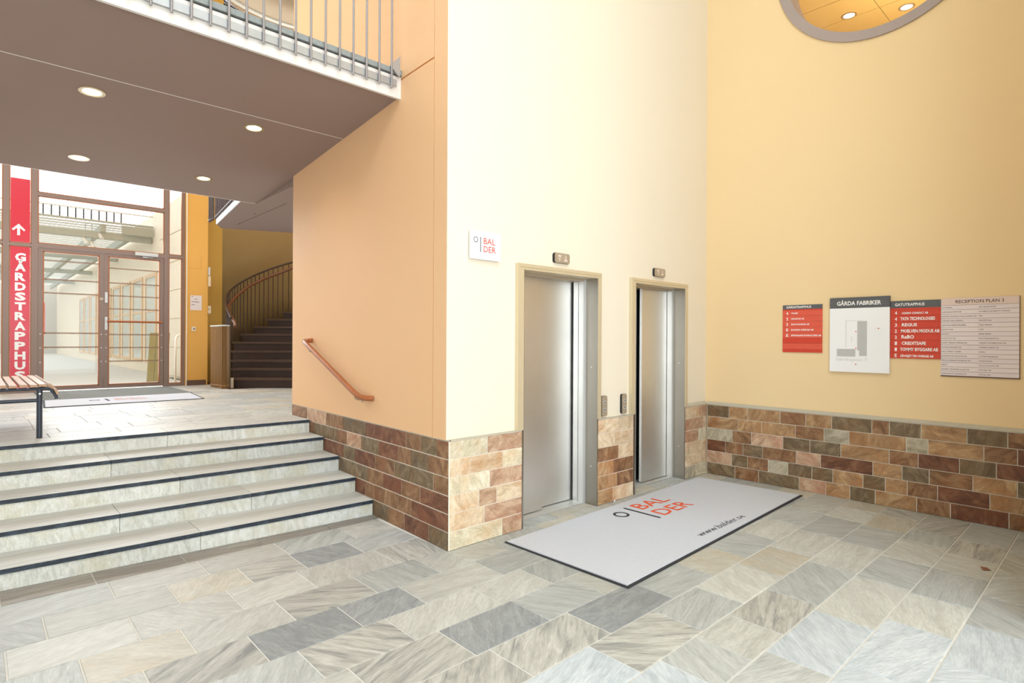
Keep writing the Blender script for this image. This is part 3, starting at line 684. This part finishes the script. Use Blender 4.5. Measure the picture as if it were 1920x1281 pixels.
# slab in front of the stair
small = MB().prism([(.145, 3.03), (2.6, 3.03), (2.6, 5.42), (1.33, 5.95), (.34, 6.36), (.2, 6.08), (-.03, 4.31), (.145, 4.31)], 3.2, 3.327).build('ceiling', ceilm, kind='structure', label='taupe underside of the stair bridge')
e0, e1 = Vector((-.042, 4.31, 0)), Vector((.192, 6.08, 0)); ed = (e1 - e0).normalized(); en = Vector((-ed.y, ed.x, 0))
MB().frame(e0 + Vector((0, 0, 3.2)), ed, (0, 0, 1), en, [(0, 0), ((e1 - e0).length, 0), ((e1 - e0).length, .13), (0, .13)], -.012, .004).build('fascia', white, small)
MB().box(.42, .425, 4.0, 5.9, 3.1985, 3.2).build('soffit_joint', darkm, small)
for q in ((.42, 5.75), (.35, 4.9)): MB().disc((q[0], q[1], 3.197), (1, 0, 0), (0, 1, 0), (0, 0, 1), .012, .004, 10).build('sprinkler_head', darkm, small)
# downlights in the gallery soffit
for p, lab in (((-1.82, 2.046), 'recessed ceiling light, largest and nearest on the left'), ((-.666, 1.987), 'recessed ceiling light in the near row, closer to the apricot wall'),
               ((-1.723, 3.68), 'recessed ceiling light in the far row above the glass doors'), ((-.63, 3.64), 'recessed ceiling light in the far row, closest to the stair')):
    downlight((p[0], p[1], sz(p[1]) + .001), 0, .085, lab, 'recessed lights in the gallery soffit', power=16, tilt=.0639)

# balustrade of the gallery
t = thing('gallery_balustrade', (-2.4, .66, 3.42), 'grey steel balustrade of thin rods along the gallery edge', 'railing')
rod = MB().tube([(0, .652, 3.452), (0, .652, 3.470), (0, .652, 4.72)], .0085, 8).mesh('baluster', steelrod)
X = -.089
while X > -4.9:
    o = bpy.data.objects.new('baluster', rod); COL.objects.link(o); o.parent = t; o.location = Vector((X, 0, 0)) - t.location
    X -= .108
MB().box(-5, -.035, .664, .672, 3.482, 3.535).build('flat_bar', galv, t)
MB().box(-5, -.03, .635, .67, 4.72, 4.735).build('top_rail', steelrod, t)
MB().frame((-.013, .655, 3.56), (-1, 0, 0), (0, 0, 1), (0, 1, 0), [(0, 0), (.012, 0), (.09, .065), (0, .165)], -.004, .004).build('end_gusset', galv, t)
# posts brackets behind
# balustrade of the stair bridge
t = thing('bridge_balustrade', (.08, 5.2, 3.25), 'small dark balustrade on the stair bridge beyond the gallery', 'railing')
rod2 = MB().tube([(0, 0, 3.26), (0, 0, 4.4)], .010, 8).mesh('baluster', railm)
L = (e1 - e0).length
for k in range(18):
    p = e0 + ed * (.04 + k * .098) + en * .022
    o = bpy.data.objects.new('baluster', rod2); COL.objects.link(o); o.parent = t; o.location = p - t.location
for k in range(4):
    p = e1 + Vector((-.03 + .0 * k, .04 + .07 * k, 0))
    o = bpy.data.objects.new('baluster', rod2); COL.objects.link(o); o.parent = t; o.location = p - t.location
MB().tube([e0 + Vector((0, 0, 4.4)) + en * .022, e1 + Vector((0, 0, 4.4)) + en * .022, (e1.x - .03, e1.y + .3, 4.4)], .018, 8).build('top_rail', railm, t)
MB().tube([e0 + Vector((0, 0, 3.30)) + en * .022, e1 + Vector((0, 0, 3.30)) + en * .022, (e1.x - .03, e1.y + .3, 3.30)], .008, 8).build('bottom_rail', railm, t)

# ================================================================== WALL HANDRAIL
t = thing('wall_handrail', (wallx(1.8) - .06, 1.8, 1.2), 'varnished round wooden handrail fixed to the apricot wall', 'handrail')
def hp(y, z, off): return Vector((wallx(y) - .008, y, z)) + nrm * off
pts = [hp(2.45, 1.475, .004), hp(2.475, 1.475, .03), hp(2.50, 1.472, .052), hp(2.50, 1.468, .068), hp(2.46, 1.454, .075)]
for k in range(1, 12): pts.append(hp(2.46 - k * (2.46 - 1.36) / 11, 1.454 - k * (1.454 - 1.035) / 11, .075))
pts += [hp(1.31, 1.018, .074), hp(1.26, 1.003, .070), hp(1.20, .994, .060), hp(1.15, .990, .040), hp(1.125, .989, .004)]
MB().tube(pts, .024, 14).build('rail', wood, t)
for y in (2.36, 1.33):
    z = 1.454 - (2.46 - y) * (1.454 - 1.035) / 1.1
    MB().tube([hp(y, z - .02, .075), hp(y, z - .045, .070), hp(y, z - .058, .045), hp(y, z - .060, .003)], .006, 8).disc(hp(y, z - .06, 0), u, (0, 0, 1), nrm, .022, .005, 16).build('bracket', stlp, t)

# ================================================================== COURTYARD GLAZING
GY = 8.10
g = shell('window_2', (-1.8, GY, LZ), 'tall brown framed glazing beside and above the glass doors')
def post(x0, x1, z0, z1, y0=GY - .03, y1=GY + .05, n='post'):
    MB().box(x0, x1, y0, y1, z0, z1).build(n, brownf, g)
post(-2.155, -2.085, LZ, 6.0); post(-1.830, -1.755, LZ, 6.0); post(-.07, 0.0, LZ, 6.0); post(.205, .250, LZ, 6.0)
post(-1.755, -.07, 3.650, 3.706, n='transom'); post(-1.755, -.07, 2.862, 2.930, n='transom'); post(0, .205, 2.880, 2.932, n='transom')
post(-2.085, -1.83, 2.862, 2.908, n='transom'); post(0, .205, LZ, .705, n='transom'); post(-2.085, -1.83, LZ, .72, n='transom')
post(-3.6, -2.155, 2.87, 2.92, n='transom'); post(-3.6, -2.155, LZ, .72, n='transom'); post(-3.6, -3.53, LZ, 6.0); post(-2.9, -2.84, LZ, 6.0)
post(-3.6, .25, 5.9, 6.0, n='head')
def pan(x0, x1, z0, z1, parent=g):
    p = box('pane', pane, (x0, x1, GY + .002, GY + .008, z0, z1), parent)
    b = .013
    MB().box(x0, x0 + b, GY - .022, GY - .002, z0, z1).box(x1 - b, x1, GY - .022, GY - .002, z0, z1).box(x0, x1, GY - .022, GY - .002, z0, z0 + b).box(x0, x1, GY - .022, GY - .002, z1 - b, z1).build('glazing_bead', copper, p)
    return p
pan(-1.755, -.07, 2.930, 3.650); pan(-1.755, -.07, 3.706, 5.9); pan(0, .205, 2.932, 5.9); pan(0, .205, .705, 2.88)
pan(-2.085, -1.83, .72, 2.862); pan(-2.085, -1.83, 2.908, 5.9); pan(-2.84, -2.155, .72, 2.87); pan(-2.84, -2.155, 2.92, 5.9); pan(-3.53, -2.9, .72, 2.87); pan(-3.53, -2.9, 2.92, 5.9)
# crimson sign
t = thing('vertical_sign', (-1.96, GY - .03, .74), 'tall crimson sign with an up arrow and white letters reading GÅRDSTRAPPHUS', 'sign')
MB().box(-2.071, -1.846, GY - .026, GY - .021, .735, 2.850).build('lower_panel', banner, t)
MB().box(-2.071, -1.846, GY - .026, GY - .021, 2.922, 3.872).build('upper_panel', banner, t)
fs = 'GÅRDSTRAPPHUS'; z = 2.66; st = (2.66 - .80) / 12.6
for i, c in enumerate(fs):
    text(c, t, whitep, (-2.018, GY - .026, z - .02 - i * st), (1, 0, 0), (0, 0, 1), .125, .108, .045, name='letter')
MB().frame((-1.978, GY - .026, 3.02), (1, 0, 0), (0, 0, 1), (0, -1, 0), [(-.016, 0), (.016, 0), (.016, .11), (.062, .065), (.078, .085), (.0, .172), (-.078, .085), (-.062, .065), (-.016, .11)], 0, .0015).build('arrow', whitep, t)

# glass double door
d = shell('door_3', (-.92, GY, LZ), 'glazed double door to the courtyard')
for (x0, x1, side) in ((-1.752, -.925, 0), (-.921, -.073, 1)):
    z0, z1 = LZ + .012, 2.858; f = .060
    lf = MB().box(x0, x0 + f, GY - .02, GY + .035, z0, z1).box(x1 - f, x1, GY - .02, GY + .035, z0, z1).box(x0 + f, x1 - f, GY - .02, GY + .035, z0, z0 + .055).box(x0 + f, x1 - f, GY - .02, GY + .035, z1 - .045, z1).build('door_leaf', brownf, d)
    a, b, c, e = x0 + f, x1 - f, z0 + .055, z1 - .045
    p = box('pane', pane, (a, b, GY + .004, GY + .010, c, e), lf)
    bb = .014
    MB().box(a, a + bb, GY - .024, GY + .003, c, e).box(b - bb, b, GY - .024, GY + .003, c, e).box(a, b, GY - .024, GY + .003, c, c + bb).box(a, b, GY - .024, GY + .003, e - bb, e).build('glazing_bead', copper, lf)
    for zc in ((2.629, 2.389, 2.18, 1.965, 1.545, 1.33, 1.108) if side else (2.68, 2.39, 2.18, 1.56, 1.34)):
        hh = .012
        MB().box(a + bb, b - bb, GY - .002, GY + .003, zc - hh, zc + hh).build('glass_strip', STRIP, lf)
    for zc in (1.545, 1.33, 1.108):
        for xx in (x0 + .03, x1 - .03): MB().disc((xx, GY - .02, zc), (1, 0, 0), (0, 0, 1), (0, -1, 0), .009, .004, 10).build('rivet', alu, lf)
    if side:
        MB().tube([(a - .02, GY - .055, 1.757), (b + .03, GY - .055, 1.757)], .020, 10).tube([(a - .01, GY - .055, 1.757), (a - .01, GY - .02, 1.757)], .010, 8).tube([(b + .02, GY - .055, 1.757), (b + .02, GY - .02, 1.757)], .010, 8).build('push_bar', wood, lf)
        MB().box(x0 + .012, x0 + .048, GY - .030, GY - .02, 1.62, 1.83).build('lock_plate', alu, lf)
        MB().box(x0 + .012, x0 + .048, GY - .030, GY - .02, 2.06, 2.23).build('lock_plate', alu, lf)
        cl = MB().box(-.50, -.17, GY - .075, GY - .02, 2.868, 2.925).build('door_closer', alu, lf)
        MB().tube([(-.25, GY - .06, 2.865), (-.25, GY - .06, 2.845), (-.40, GY - .10, 2.843), (-.33, GY - .03, 2.842)], .008, 8).build('closer_arm', alu, cl)
    else:
        MB().box(x1 - .055, x1 - .005, GY - .026, GY - .02, 2.10, 2.14).build('bolt_plate', stlp, lf)

# facade above and beside, pier with fittings
MB().box(-5, .25, GY, GY + .3, 6.0, HT).box(-5, -3.6, GY, GY + .3, LZ, 6.0).build('wall_courtyard', yellow, kind='structure')
pier = MB().box(.252, .600, 8.0, 8.16, LZ, HT).box(.565, .5995, 8.161, 8.9, LZ, HT).build('wall_pier', ochre, kind='structure')
MB().box(.262, .572, 7.988, 8.0, LZ, .752).build('skirting', basem, pier)
MB().box(.252, .262, 7.975, 8.0, LZ, HT).build('edge_bead', cream, pier)
MB().box(.600, .985, 8.5, 8.9, LZ, HT).build('wall_recess', olive, kind='structure')
t = thing('notice_sheet', (.38, 7.99, 1.98), 'white paper notice on the ochre pier beside the glass doors', 'notice')
MB().box(.318, .500, 7.994, 7.999, 1.985, 2.245).build('sheet', pap, t)
for (a, b, z_) in ((.335, .365, 2.222), (.385, .43, 2.176), (.335, .455, 2.128), (.335, .390, 2.075)): MB().box(a, b, 7.993, 7.994, z_, z_ + .008).build('text_line', ink, t)
t = thing('light_switch', (.38, 7.99, 1.615), 'ivory light switch low on the ochre pier below the notice', 'switch')
b = MB().box(.335, .405, 7.985, 8.0, 1.615, 1.695).build('switch_plate', sockm, t); MB().box(.365, .390, 7.982, 7.985, 1.645, 1.665).build('switch_key', ink, t)
t = thing('wall_alarm_box', (.62, 7.97, 2.42), 'slim ivory box with grey sounder at the pier edge', 'alarm')
MB().box(.602, .640, 7.97, 8.03, 2.42, 2.60).build('box_body', sockm, t); MB().box(.602, .632, 7.98, 8.03, 2.615, 2.76).build('sounder', alu, t)
t = thing('key_switch', (.62, 7.97, 1.92), 'small beige key switch at the pier edge', 'switch')
MB().box(.602, .644, 7.97, 8.03, 1.94, 2.07).build('switch_body', sockm, t); MB().box(.602, .640, 7.968, 8.02, 1.915, 1.935).build('lower_lip', khaki, t); MB().box(.607, .617, 7.966, 7.97, 2.0, 2.02).build('keyhole', darkm, t)
# inspection hatch outline in the pier
MB().box(.264, .49, 7.9985, 8.0, 2.722, 2.727).box(.487, .491, 7.9985, 8.0, 2.722, 2.95).build('hatch_joint', olive, pier)

# ================================================================== STAIR TOWER
SC = (2.18, 7.21)
def arc(r, a0, a1, n): return [(SC[0] + r * math.cos(math.radians(a0 + (a1 - a0) * k / n)), SC[1] + r * math.sin(math.radians(a0 + (a1 - a0) * k / n))) for k in range(n + 1)]
def curved(name, r0, r1, a0, a1, z0, z1, mt, n=28, **k):
    i, o_ = arc(r0, a0, a1, n), arc(r1, a0, a1, n); q = MB()
    v = [(p[0], p[1], z0) for p in i] + [(p[0], p[1], z0) for p in o_] + [(p[0], p[1], z1) for p in i] + [(p[0], p[1], z1) for p in o_]
    m_ = n + 1; f = []
    for j in range(n):
        f += [(j, j + 1, 2 * m_ + j + 1, 2 * m_ + j), (m_ + j, 3 * m_ + j, 3 * m_ + j + 1, m_ + j + 1), (j, m_ + j, m_ + j + 1, j + 1), (2 * m_ + j, 2 * m_ + j + 1, 3 * m_ + j + 1, 3 * m_ + j)]
    q.add(v, f, True)
    return q.build(name, mt, **k)
curved('wall_stair_tower', 1.85, 2.05, 131, -30, LZ, 7.9, khaki, kind='structure')
curved('wall_stair_tower', 1.85, 2.05, 131, -30, 8.25, HT, cream, kind='structure')
wt = shell('window_3', (SC[0], SC[1] + 1.85, 7.9), 'clerestory window band high in the stair tower')
curved('pane', 1.90, 1.91, 131, -30, 7.9, 8.25, pane, parent=wt).location = -wt.location
area('clerestory_daylight', (2.6, 7.2, 8.6), (0, 0, -1), 1.6, 1.6, 70, (1, .93, .8))
# winding stair
def cw(lat, Dp): return Vector((CAM[0] + lat * math.cos(AZ) + Dp * math.sin(AZ), CAM[1] - lat * math.sin(AZ) + Dp * math.cos(AZ), 0))
st = thing('winding_stair', (1.2, 7.0, LZ), 'dark brown winding staircase beyond the landing', 'stairs')
Ds = [9.70, 9.95, 10.2, 10.45, 10.7, 10.97, 11.25, 11.5, 11.75, 12.0]
lx = [436, 435.5, 435, 435, 437.7, 453, 475, 501, 530, 560]
zs = [.824, .975, 1.11, 1.27, 1.428, 1.581, 1.726, 1.88, 2.04, 2.19]
for k in range(10):
    Dp = Ds[k]; la = (lx[k] - 960) / 1085 * Dp; lr = -3.35
    a, b = cw(la, Dp), cw(lr, Dp); D2 = Ds[k] + .55
    c_, d_ = cw(lr, D2), cw(la, D2)
    zb = zs[k - 1] - .03 if k else LZ
    a2, b2 = cw(la + .0, Dp + .02), cw(lr, Dp + .02)
    MB().prism([(p.x, p.y) for p in (a2, b2, c_, d_)], zb, zs[k] - .035).build('riser', dkstair, st)
    a3, d3 = cw(la - .02, Dp), cw(la - .02, D2)
    MB().prism([(p.x, p.y) for p in (a3, b, c_, d3)], zs[k] - .035, zs[k]).build('tread', dkstair2, st)
q = cw((433.5 - 960) / 1085 * 9.68, 9.66)
MB().box(q.x, q.x + .05, q.y, q.y + .05, LZ, LZ + .17).build('newel_foot', mat('chipped_white_paint', (214, 196, 170), .6, var=.2, scale=40), st)
# stair balustrade
def rp(px, py, Dp):
    X = (px - 960) / 1085.0; Yp = (py - 636.3) / 1085.0
    X2 = X * math.cos(.005) + Yp * math.sin(.005); Z2 = -(Yp * math.cos(.005) - X * math.sin(.005))
    p = cw(X2 * Dp, Dp); return Vector((p.x, p.y, 1.5 + Z2 * Dp))
def C(x_, y_): return (380 + x_ / 4.928, 480 + y_ / 4.928)
t = thing('stair_balustrade', (1.0, 7.2, LZ), 'curved dark balustrade with wooden handrail on the winding stair', 'railing')
top = [((262, 575), 9.45), ((240, 525), 9.55), ((218, 470), 9.85), ((215, 420), 10.1), ((222, 370), 10.3), ((240, 340), 10.5), ((270, 305), 10.75), ((300, 280), 10.9), ((340, 252), 11.0), ((380, 230), 11.08), ((440, 198), 11.25), ((490, 175), 11.4), ((550, 150), 11.55), ((610, 125), 11.65), ((690, 100), 11.8), ((760, 78), 11.9), ((845, 55), 12.0), ((930, 35), 12.1)]
TP = [rp(*C(*c), dd) for c, dd in top]
MB().tube(TP, .018, 8).build('top_rail', railm, t)
hnd = [((302, 650), 9.35), ((300, 622), 9.4), ((280, 588), 9.5), ((250, 545), 9.7), ((238, 500), 9.95), ((245, 455), 10.25), ((270, 420), 10.5), ((300, 388), 10.7), ((340, 348), 10.85), ((400, 300), 11.0), ((450, 268), 11.2), ((500, 245), 11.3), ((560, 215), 11.45), ((610, 195), 11.55), ((680, 170), 11.7), ((740, 148), 11.8), ((845, 106), 11.95), ((930, 75), 12.05)]
MB().tube([rp(*C(*c), dd) for c, dd in hnd], .026, 10).build('handrail', mat('brown_handrail', (112, 66, 40), .35), t)
bal = [(228, 345, 560), (238, 335, 600), (252, 322, 640), (275, 300, 787), (297, 283, 787), (322, 265, 787), (350, 246, 787), (380, 230, 713), (415, 211, 713), (450, 193, 713), (487, 176, 645), (525, 160, 645), (567, 143, 645), (608, 126, 575), (652, 111, 575), (697, 98, 575), (742, 84, 508), (795, 68, 508)]
def dat(x_):
    for (c0, d0), (c1, d1) in zip(top[4:], top[5:]):
        if c0[0] <= x_ <= c1[0]: return d0 + (d1 - d0) * (x_ - c0[0]) / (c1[0] - c0[0])
    return 10.4
for (x_, y0_, y1_) in bal:
    Dp = dat(x_); a = rp(*C(x_, y0_), Dp); b = rp(*C(x_, y1_), Dp); b.x, b.y = a.x, a.y
    MB().tube([b, a], .0085, 6).build('baluster', railm, t)
for (x_, y0_, dd) in ((222, 490, 9.8), (232, 515, 9.65), (243, 535, 9.6), (256, 560, 9.5)):
    a = rp(*C(x_, y0_), dd); MB().tube([(a.x, a.y, LZ), a], .0085, 6).build('baluster', railm, t)

# slatted screen around the stair head
t = thing('slatted_screen', (.51, 7.2, LZ), 'low bronze slatted screen curving round the stair foot', 'screen')
top_z = 1.700
A, B = Vector((.50, 7.45, 0)), Vector((.53, 6.92, 0))
for k in range(8):
    p = A.lerp(B, (k + .5) / 8)
    MB().box(p.x - .007, p.x + .007, p.y - .009, p.y + .009, LZ, top_z - .01).build('slat', screenm, t)
sp = [B, Vector((.575, 6.88, 0)), Vector((.63, 6.90, 0)), Vector((.655, 6.955, 0))]
for p0, p1 in zip(sp, sp[1:]):
    dd = (p1 - p0).normalized(); nn = Vector((-dd.y, dd.x, 0))
    MB().prism([(p.x, p.y) for p in (p0 - nn * .006, p1 - nn * .006, p1 + nn * .006, p0 + nn * .006)], LZ, top_z - .01).build('solid_panel', mat('bronze_sheet', (118, 84, 40), .4, .3) if 'bronze_sheet' not in bpy.data.materials else bpy.data.materials['bronze_sheet'], t)
pl = [A, A.lerp(B, .5)] + sp
MB().tube([(p.x, p.y, top_z) for p in pl], .014, 8).build('top_rail', alu, t)
MB().tube([(p.x, p.y, LZ + .05) for p in pl], .010, 8).build('bottom_rail', screenm, t)

# ================================================================== MATS
t = thing('door_mat', (1.9, -.65, 0), 'large pale grey entrance mat with a logo and web address before the lifts', 'mat')
cor = [(.425, -1.222), (3.405, -1.118), (3.325, -.060), (.403, -.137)]
cx, cy = sum(p[0] for p in cor) / 4, sum(p[1] for p in cor) / 4
def shr(k): return [(p[0] + (k if p[0] < cx else -k), p[1] + (k if p[1] < cy else -k)) for p in cor]
MB().prism(cor, .001, .006).build('rubber_border', rubber, t)
MB().prism([(cor[0][0] + .022, cor[0][1] + .024), (cor[1][0] - .016, cor[1][1] + .024), (cor[2][0] - .010, cor[2][1] - .010), (cor[3][0] + .018, cor[3][1] - .010)], .006, .012).build('pile', carpet, t)
FX, FU = (1, 0, 0), (0, 1, 0)
MB().disc((1.578, -.322, .0121), FX, FU, (0, 0, 1), .070, .001, 36, r0=.048).build('logo_ring', matblk, t)
MB().box(1.735, 1.762, -.595, -.225, .0121, .0132).build('logo_bar', matblk, t)
text('BAL', t, matred, (1.838, -.362, .0121), FX, FU, .452, .148, .008)
text('DER', t, matred, (1.838, -.582, .0121), FX, FU, .487, .148, .008)
text('www.balder.se', t, matblk, (1.583, -1.062, .0121), FX, FU, .735, .062, .0)
t = thing('door_mat', (-1.0, 5.8, LZ), 'pale logo mat lying on the landing before the glass doors', 'mat')
MB().prism([(-1.86, 5.46), (-.14, 5.40), (-.05, 6.42), (-1.80, 6.42)], LZ + .001, LZ + .007).build('rubber_border', rubber, t)
MB().prism([(-1.84, 5.48), (-.165, 5.42), (-.075, 6.40), (-1.78, 6.40)], LZ + .007, LZ + .011).build('pile', carpet, t)
MB().disc((-1.30, 6.0, LZ + .0112), FX, FU, (0, 0, 1), .06, .001, 24, r0=.04).build('logo_ring', matblk, t)
MB().box(-1.18, -1.15, 5.82, 6.12, LZ + .0112, LZ + .012).build('logo_bar', matblk, t)
text('BAL', t, mat('faded_mat_red', (222, 170, 160), .95), (-1.08, 6.0, LZ + .0112), FX, FU, .36, .11, .01); text('DER', t, bpy.data.materials['faded_mat_red'], (-1.08, 5.84, LZ + .0112), FX, FU, .38, .11, .01)
t = thing('entrance_matting', (-.9, 7.2, LZ), 'dark grey ribbed matting directly in front of the glass doors', 'mat')
MB().box(-1.80, -.03, 6.43, 7.98, LZ + .001, LZ + .006).build('base', gratem, t)
rb = MB()
for k in range(58): rb.box(-1.79 + k * .0305, -1.79 + k * .0305 + .014, 6.44, 7.97, LZ + .006, LZ + .011)
rb.build('ribs', mat('rib_grey', (134, 138, 134), .9), t, kind='stuff')

# ================================================================== BENCH
t = thing('bench', (-2.3, 3.6, LZ), 'slatted wooden bench with blue-black steel legs at the left edge', 'bench')
Y0, Y1 = 2.86, 4.35
zt = 1.105
sx = [-2.62, -2.555, -2.49, -2.425, -2.36, -2.295, -2.230, -2.165, -2.100, -2.045]
for k, xx in enumerate(sx):
    MB().chbox((xx - .025, Y0, zt - .02 + (.004 if k % 2 else 0)), (1, 0, 0), (0, 1, 0), (0, 0, 1), .050, Y1 - Y0, .020, .003).build('slat', slatw, t)
for (xx, zz_, an) in ((-1.995, zt - .018, -38), (-1.962, zt - .065, -68)):
    a = math.radians(an); R_ = Vector((math.cos(a), 0, math.sin(a))); N_ = Vector((-math.sin(a), 0, math.cos(a)))
    MB().chbox(Vector((xx, Y0, zz_)) - R_ * .022, R_, (0, 1, 0), N_, .046, Y1 - Y0, .018, .003).build('slat', slatw, t)
for yy in (Y0 + .03, Y1 - .05):
    MB().tube([(-2.72, yy, zt - .035), (-2.02, yy, zt - .035), (-1.985, yy, zt - .05), (-1.955, yy, zt - .10), (-1.95, yy, zt - .125)], .012, 8).build('seat_bearer', bmet, t)
    for xx in ((-2.062, -2.60) if yy < 3 else (-2.60,)):
        MB().tube([(xx, yy, LZ), (xx, yy, zt - .04)], .020, 14).build('leg', bmet, t)
    if yy < 3: MB().tube([(-2.60, yy, .975), (-2.062, yy, .975)], .015, 12).build('stretcher', bmet, t)
    if yy < 3: MB().disc((-2.062, yy - .022, 1.03), (1, 0, 0), (0, 0, 1), (0, -1, 0), .008, .004, 10).build('bolt', alu, t)

# ================================================================== SMALL BITS
t = thing('paper_scrap', (2.0, -.03, 0), 'tiny white scrap of paper between the lifts at the foot of the wall', 'litter')
MB().frame((1.86, -.03, .004), (1, .2, 0), (0, 0, 1), (0, -1, 0), [(0, 0), (.03, .002), (.026, .02), (.004, .016)], 0, .004).build('scrap', white, t)
t = thing('dry_leaf', (2.05, -2.93, 0), 'curled brown dry leaf on the paving at the right edge', 'leaf')
MB().add([(2.38, -2.62, .004), (2.42, -2.60, .012), (2.45, -2.63, .006), (2.42, -2.66, .002), (2.40, -2.64, .010)], [(0, 3, 4), (3, 2, 4), (2, 1, 4), (1, 0, 4)]).build('blade', mat('leaf_brown', (140, 92, 70), .7), t)
t.location = (2.42, -2.63, 0); t.children[0].location = -t.location

# ================================================================== COURTYARD PASSAGE BEYOND THE DOORS
prop(box('floor', outf, (-8, .61, 8.15, 40, .40, .655)), kind='structure')
wr = MB().box(.62, .9, 8.9, 34, .4, 4.4).build('wall_passage', outwall, kind='structure')
for iy in range(3):
    for iz in range(6):
        y0 = 8.92 + iy * .95; z0 = .70 + iz * .60
        MB().chbox((.62, y0 + .93, z0), (0, -1, 0), (0, 0, 1), (-1, 0, 0), .93, .585, .02, .004).build('cladding_panel', outwall, wr)
for k in range(9):
    y0 = 12.0 + k * 1.5
    wdw = shell('window_%d' % (4 + k), (.62, y0, .9))
    MB().box(.59, .63, y0, y0 + .08, .9, 3.0).box(.59, .63, y0 + 1.1, y0 + 1.18, .9, 3.0).box(.59, .63, y0 + .08, y0 + 1.1, 2.92, 3.0).box(.59, .63, y0 + .08, y0 + 1.1, .9, .98).box(.595, .625, y0 + .08, y0 + 1.1, 2.1, 2.15).build('frame', outwood, wdw)
    box('pane', outwin, (.605, .618, y0 + .08, y0 + 1.1, .98, 2.92), wdw)
prop(box('wall_passage_end', mat('far_pale_wall', (190, 184, 170), .8), (-8, 1, 34, 34.3, .4, 4.6)), kind='structure')
ws = MB()
prop(box('wall_courtyard_far', mat('far_grey_wall', (170, 166, 158), .8), (-8.3, -8, 8.4, 34, .4, 3.2)), kind='structure')
# glazed canopy: longitudinal beams, cross beams and white slats
t = thing('canopy_roof', (-1.5, 20, 4.0), 'slatted white canopy on grey steel beams over the courtyard passage', 'canopy')
for k in range(60):
    yy = 12.5 + k * .34
    MB().box(-3.6, .55, yy, yy + .10, 4.02 + .0, 4.05).build('roof_slat', outw, t)
for xx in (-1.75, -.35, .30): MB().box(xx - .05, xx + .05, 12.4, 33, 3.86, 4.02).build('beam', outb, t)
for yy in (12.5, 17, 22, 27): MB().box(-3.6, .6, yy, yy + .14, 3.72, 3.86).build('cross_beam', outb, t)
for yy in (12.5, 17, 22, 27): MB().box(-3.4, -3.26, yy, yy + .14, .655, 3.72).build('post', outb, t)
t = thing('canopy_upstand', (-1.0, 12.35, 4.08), 'grey upstand with short dark uprights along the front of the passage canopy', 'railing')
MB().box(-3.6, .6, 12.32, 12.38, 4.05, 4.09).build('lower_rail', outb, t)
bar = MB().box(-.012, .012, -.012, .012, 0, .21).mesh('bar', darkm)
for k in range(24):
    o = bpy.data.objects.new('bar', bar); COL.objects.link(o); o.parent = t; o.location = Vector((-3.2 + k * .138, 12.35, 4.09)) - t.location
MB().box(-3.6, .6, 12.33, 12.37, 4.30, 4.325).build('upper_rail', outw, t)
MB().box(-.02, .6, 12.30, 12.34, 3.84, 4.03).build('end_panel', outb, t)
for k, (px_, pz_) in enumerate(((-.66, 3.68), (-.54, 3.61), (-.39, 3.83))):
    t = thing('spotlight', (px_, 12.57, pz_), 'small pale spotlight hanging over the passage, %s of three' % ('leftmost', 'lowest', 'highest')[k], 'lamp', 'spotlights under the canopy')
    MB().tube([(px_, 12.57, 4.03), (px_, 12.57, pz_)], .007, 6).build('stem', outb, t)
    MB().tube([(px_ - .04, 12.56, pz_ + .01), (px_ - .0, 12.52, pz_ - .05), (px_ + .03, 12.48, pz_ - .12)], .045, 10).build('lamp_head', outw, t)
t = thing('timber_board', (.2, 9.5, .655), 'yellowish planked board leaning by the passage wall outside the door', 'board')
for k in range(3):
    a = .03 + k * .115
    MB().add([(a - .08, 9.5, .656), (a + .03, 9.5, .656), (a + .11, 9.66, 1.59), (a + .0, 9.66, 1.59), (a - .08, 9.53, .656), (a + .03, 9.53, .656), (a + .11, 9.69, 1.59), (a + .0, 9.69, 1.59)], [(0, 1, 2, 3), (5, 4, 7, 6), (1, 5, 6, 2), (4, 0, 3, 7), (3, 2, 6, 7), (4, 5, 1, 0)]).build('plank', plank, t)
t = thing('guard_hoop', (.40, 9.0, .655), 'pale bent tube hoop standing outside the narrow side pane', 'railing')
MB().tube([(.34, 9.1, .655), (.34, 9.1, 1.45), (.36, 9.1, 1.52), (.40, 9.1, 1.55), (.60, 9.1, 1.55)], .022, 10).build('hoop', outw, t)
t = thing('flag_sign', (-1.9, 15, .655), 'slim red sign on a pale pole far down the passage', 'sign')
MB().tube([(-1.45, 14, .655), (-1.45, 14, 2.5)], .02, 8).build('pole', outw, t)
MB().box(-1.44, -1.25, 13.99, 14.01, 1.55, 2.3).build('flag', sred, t)
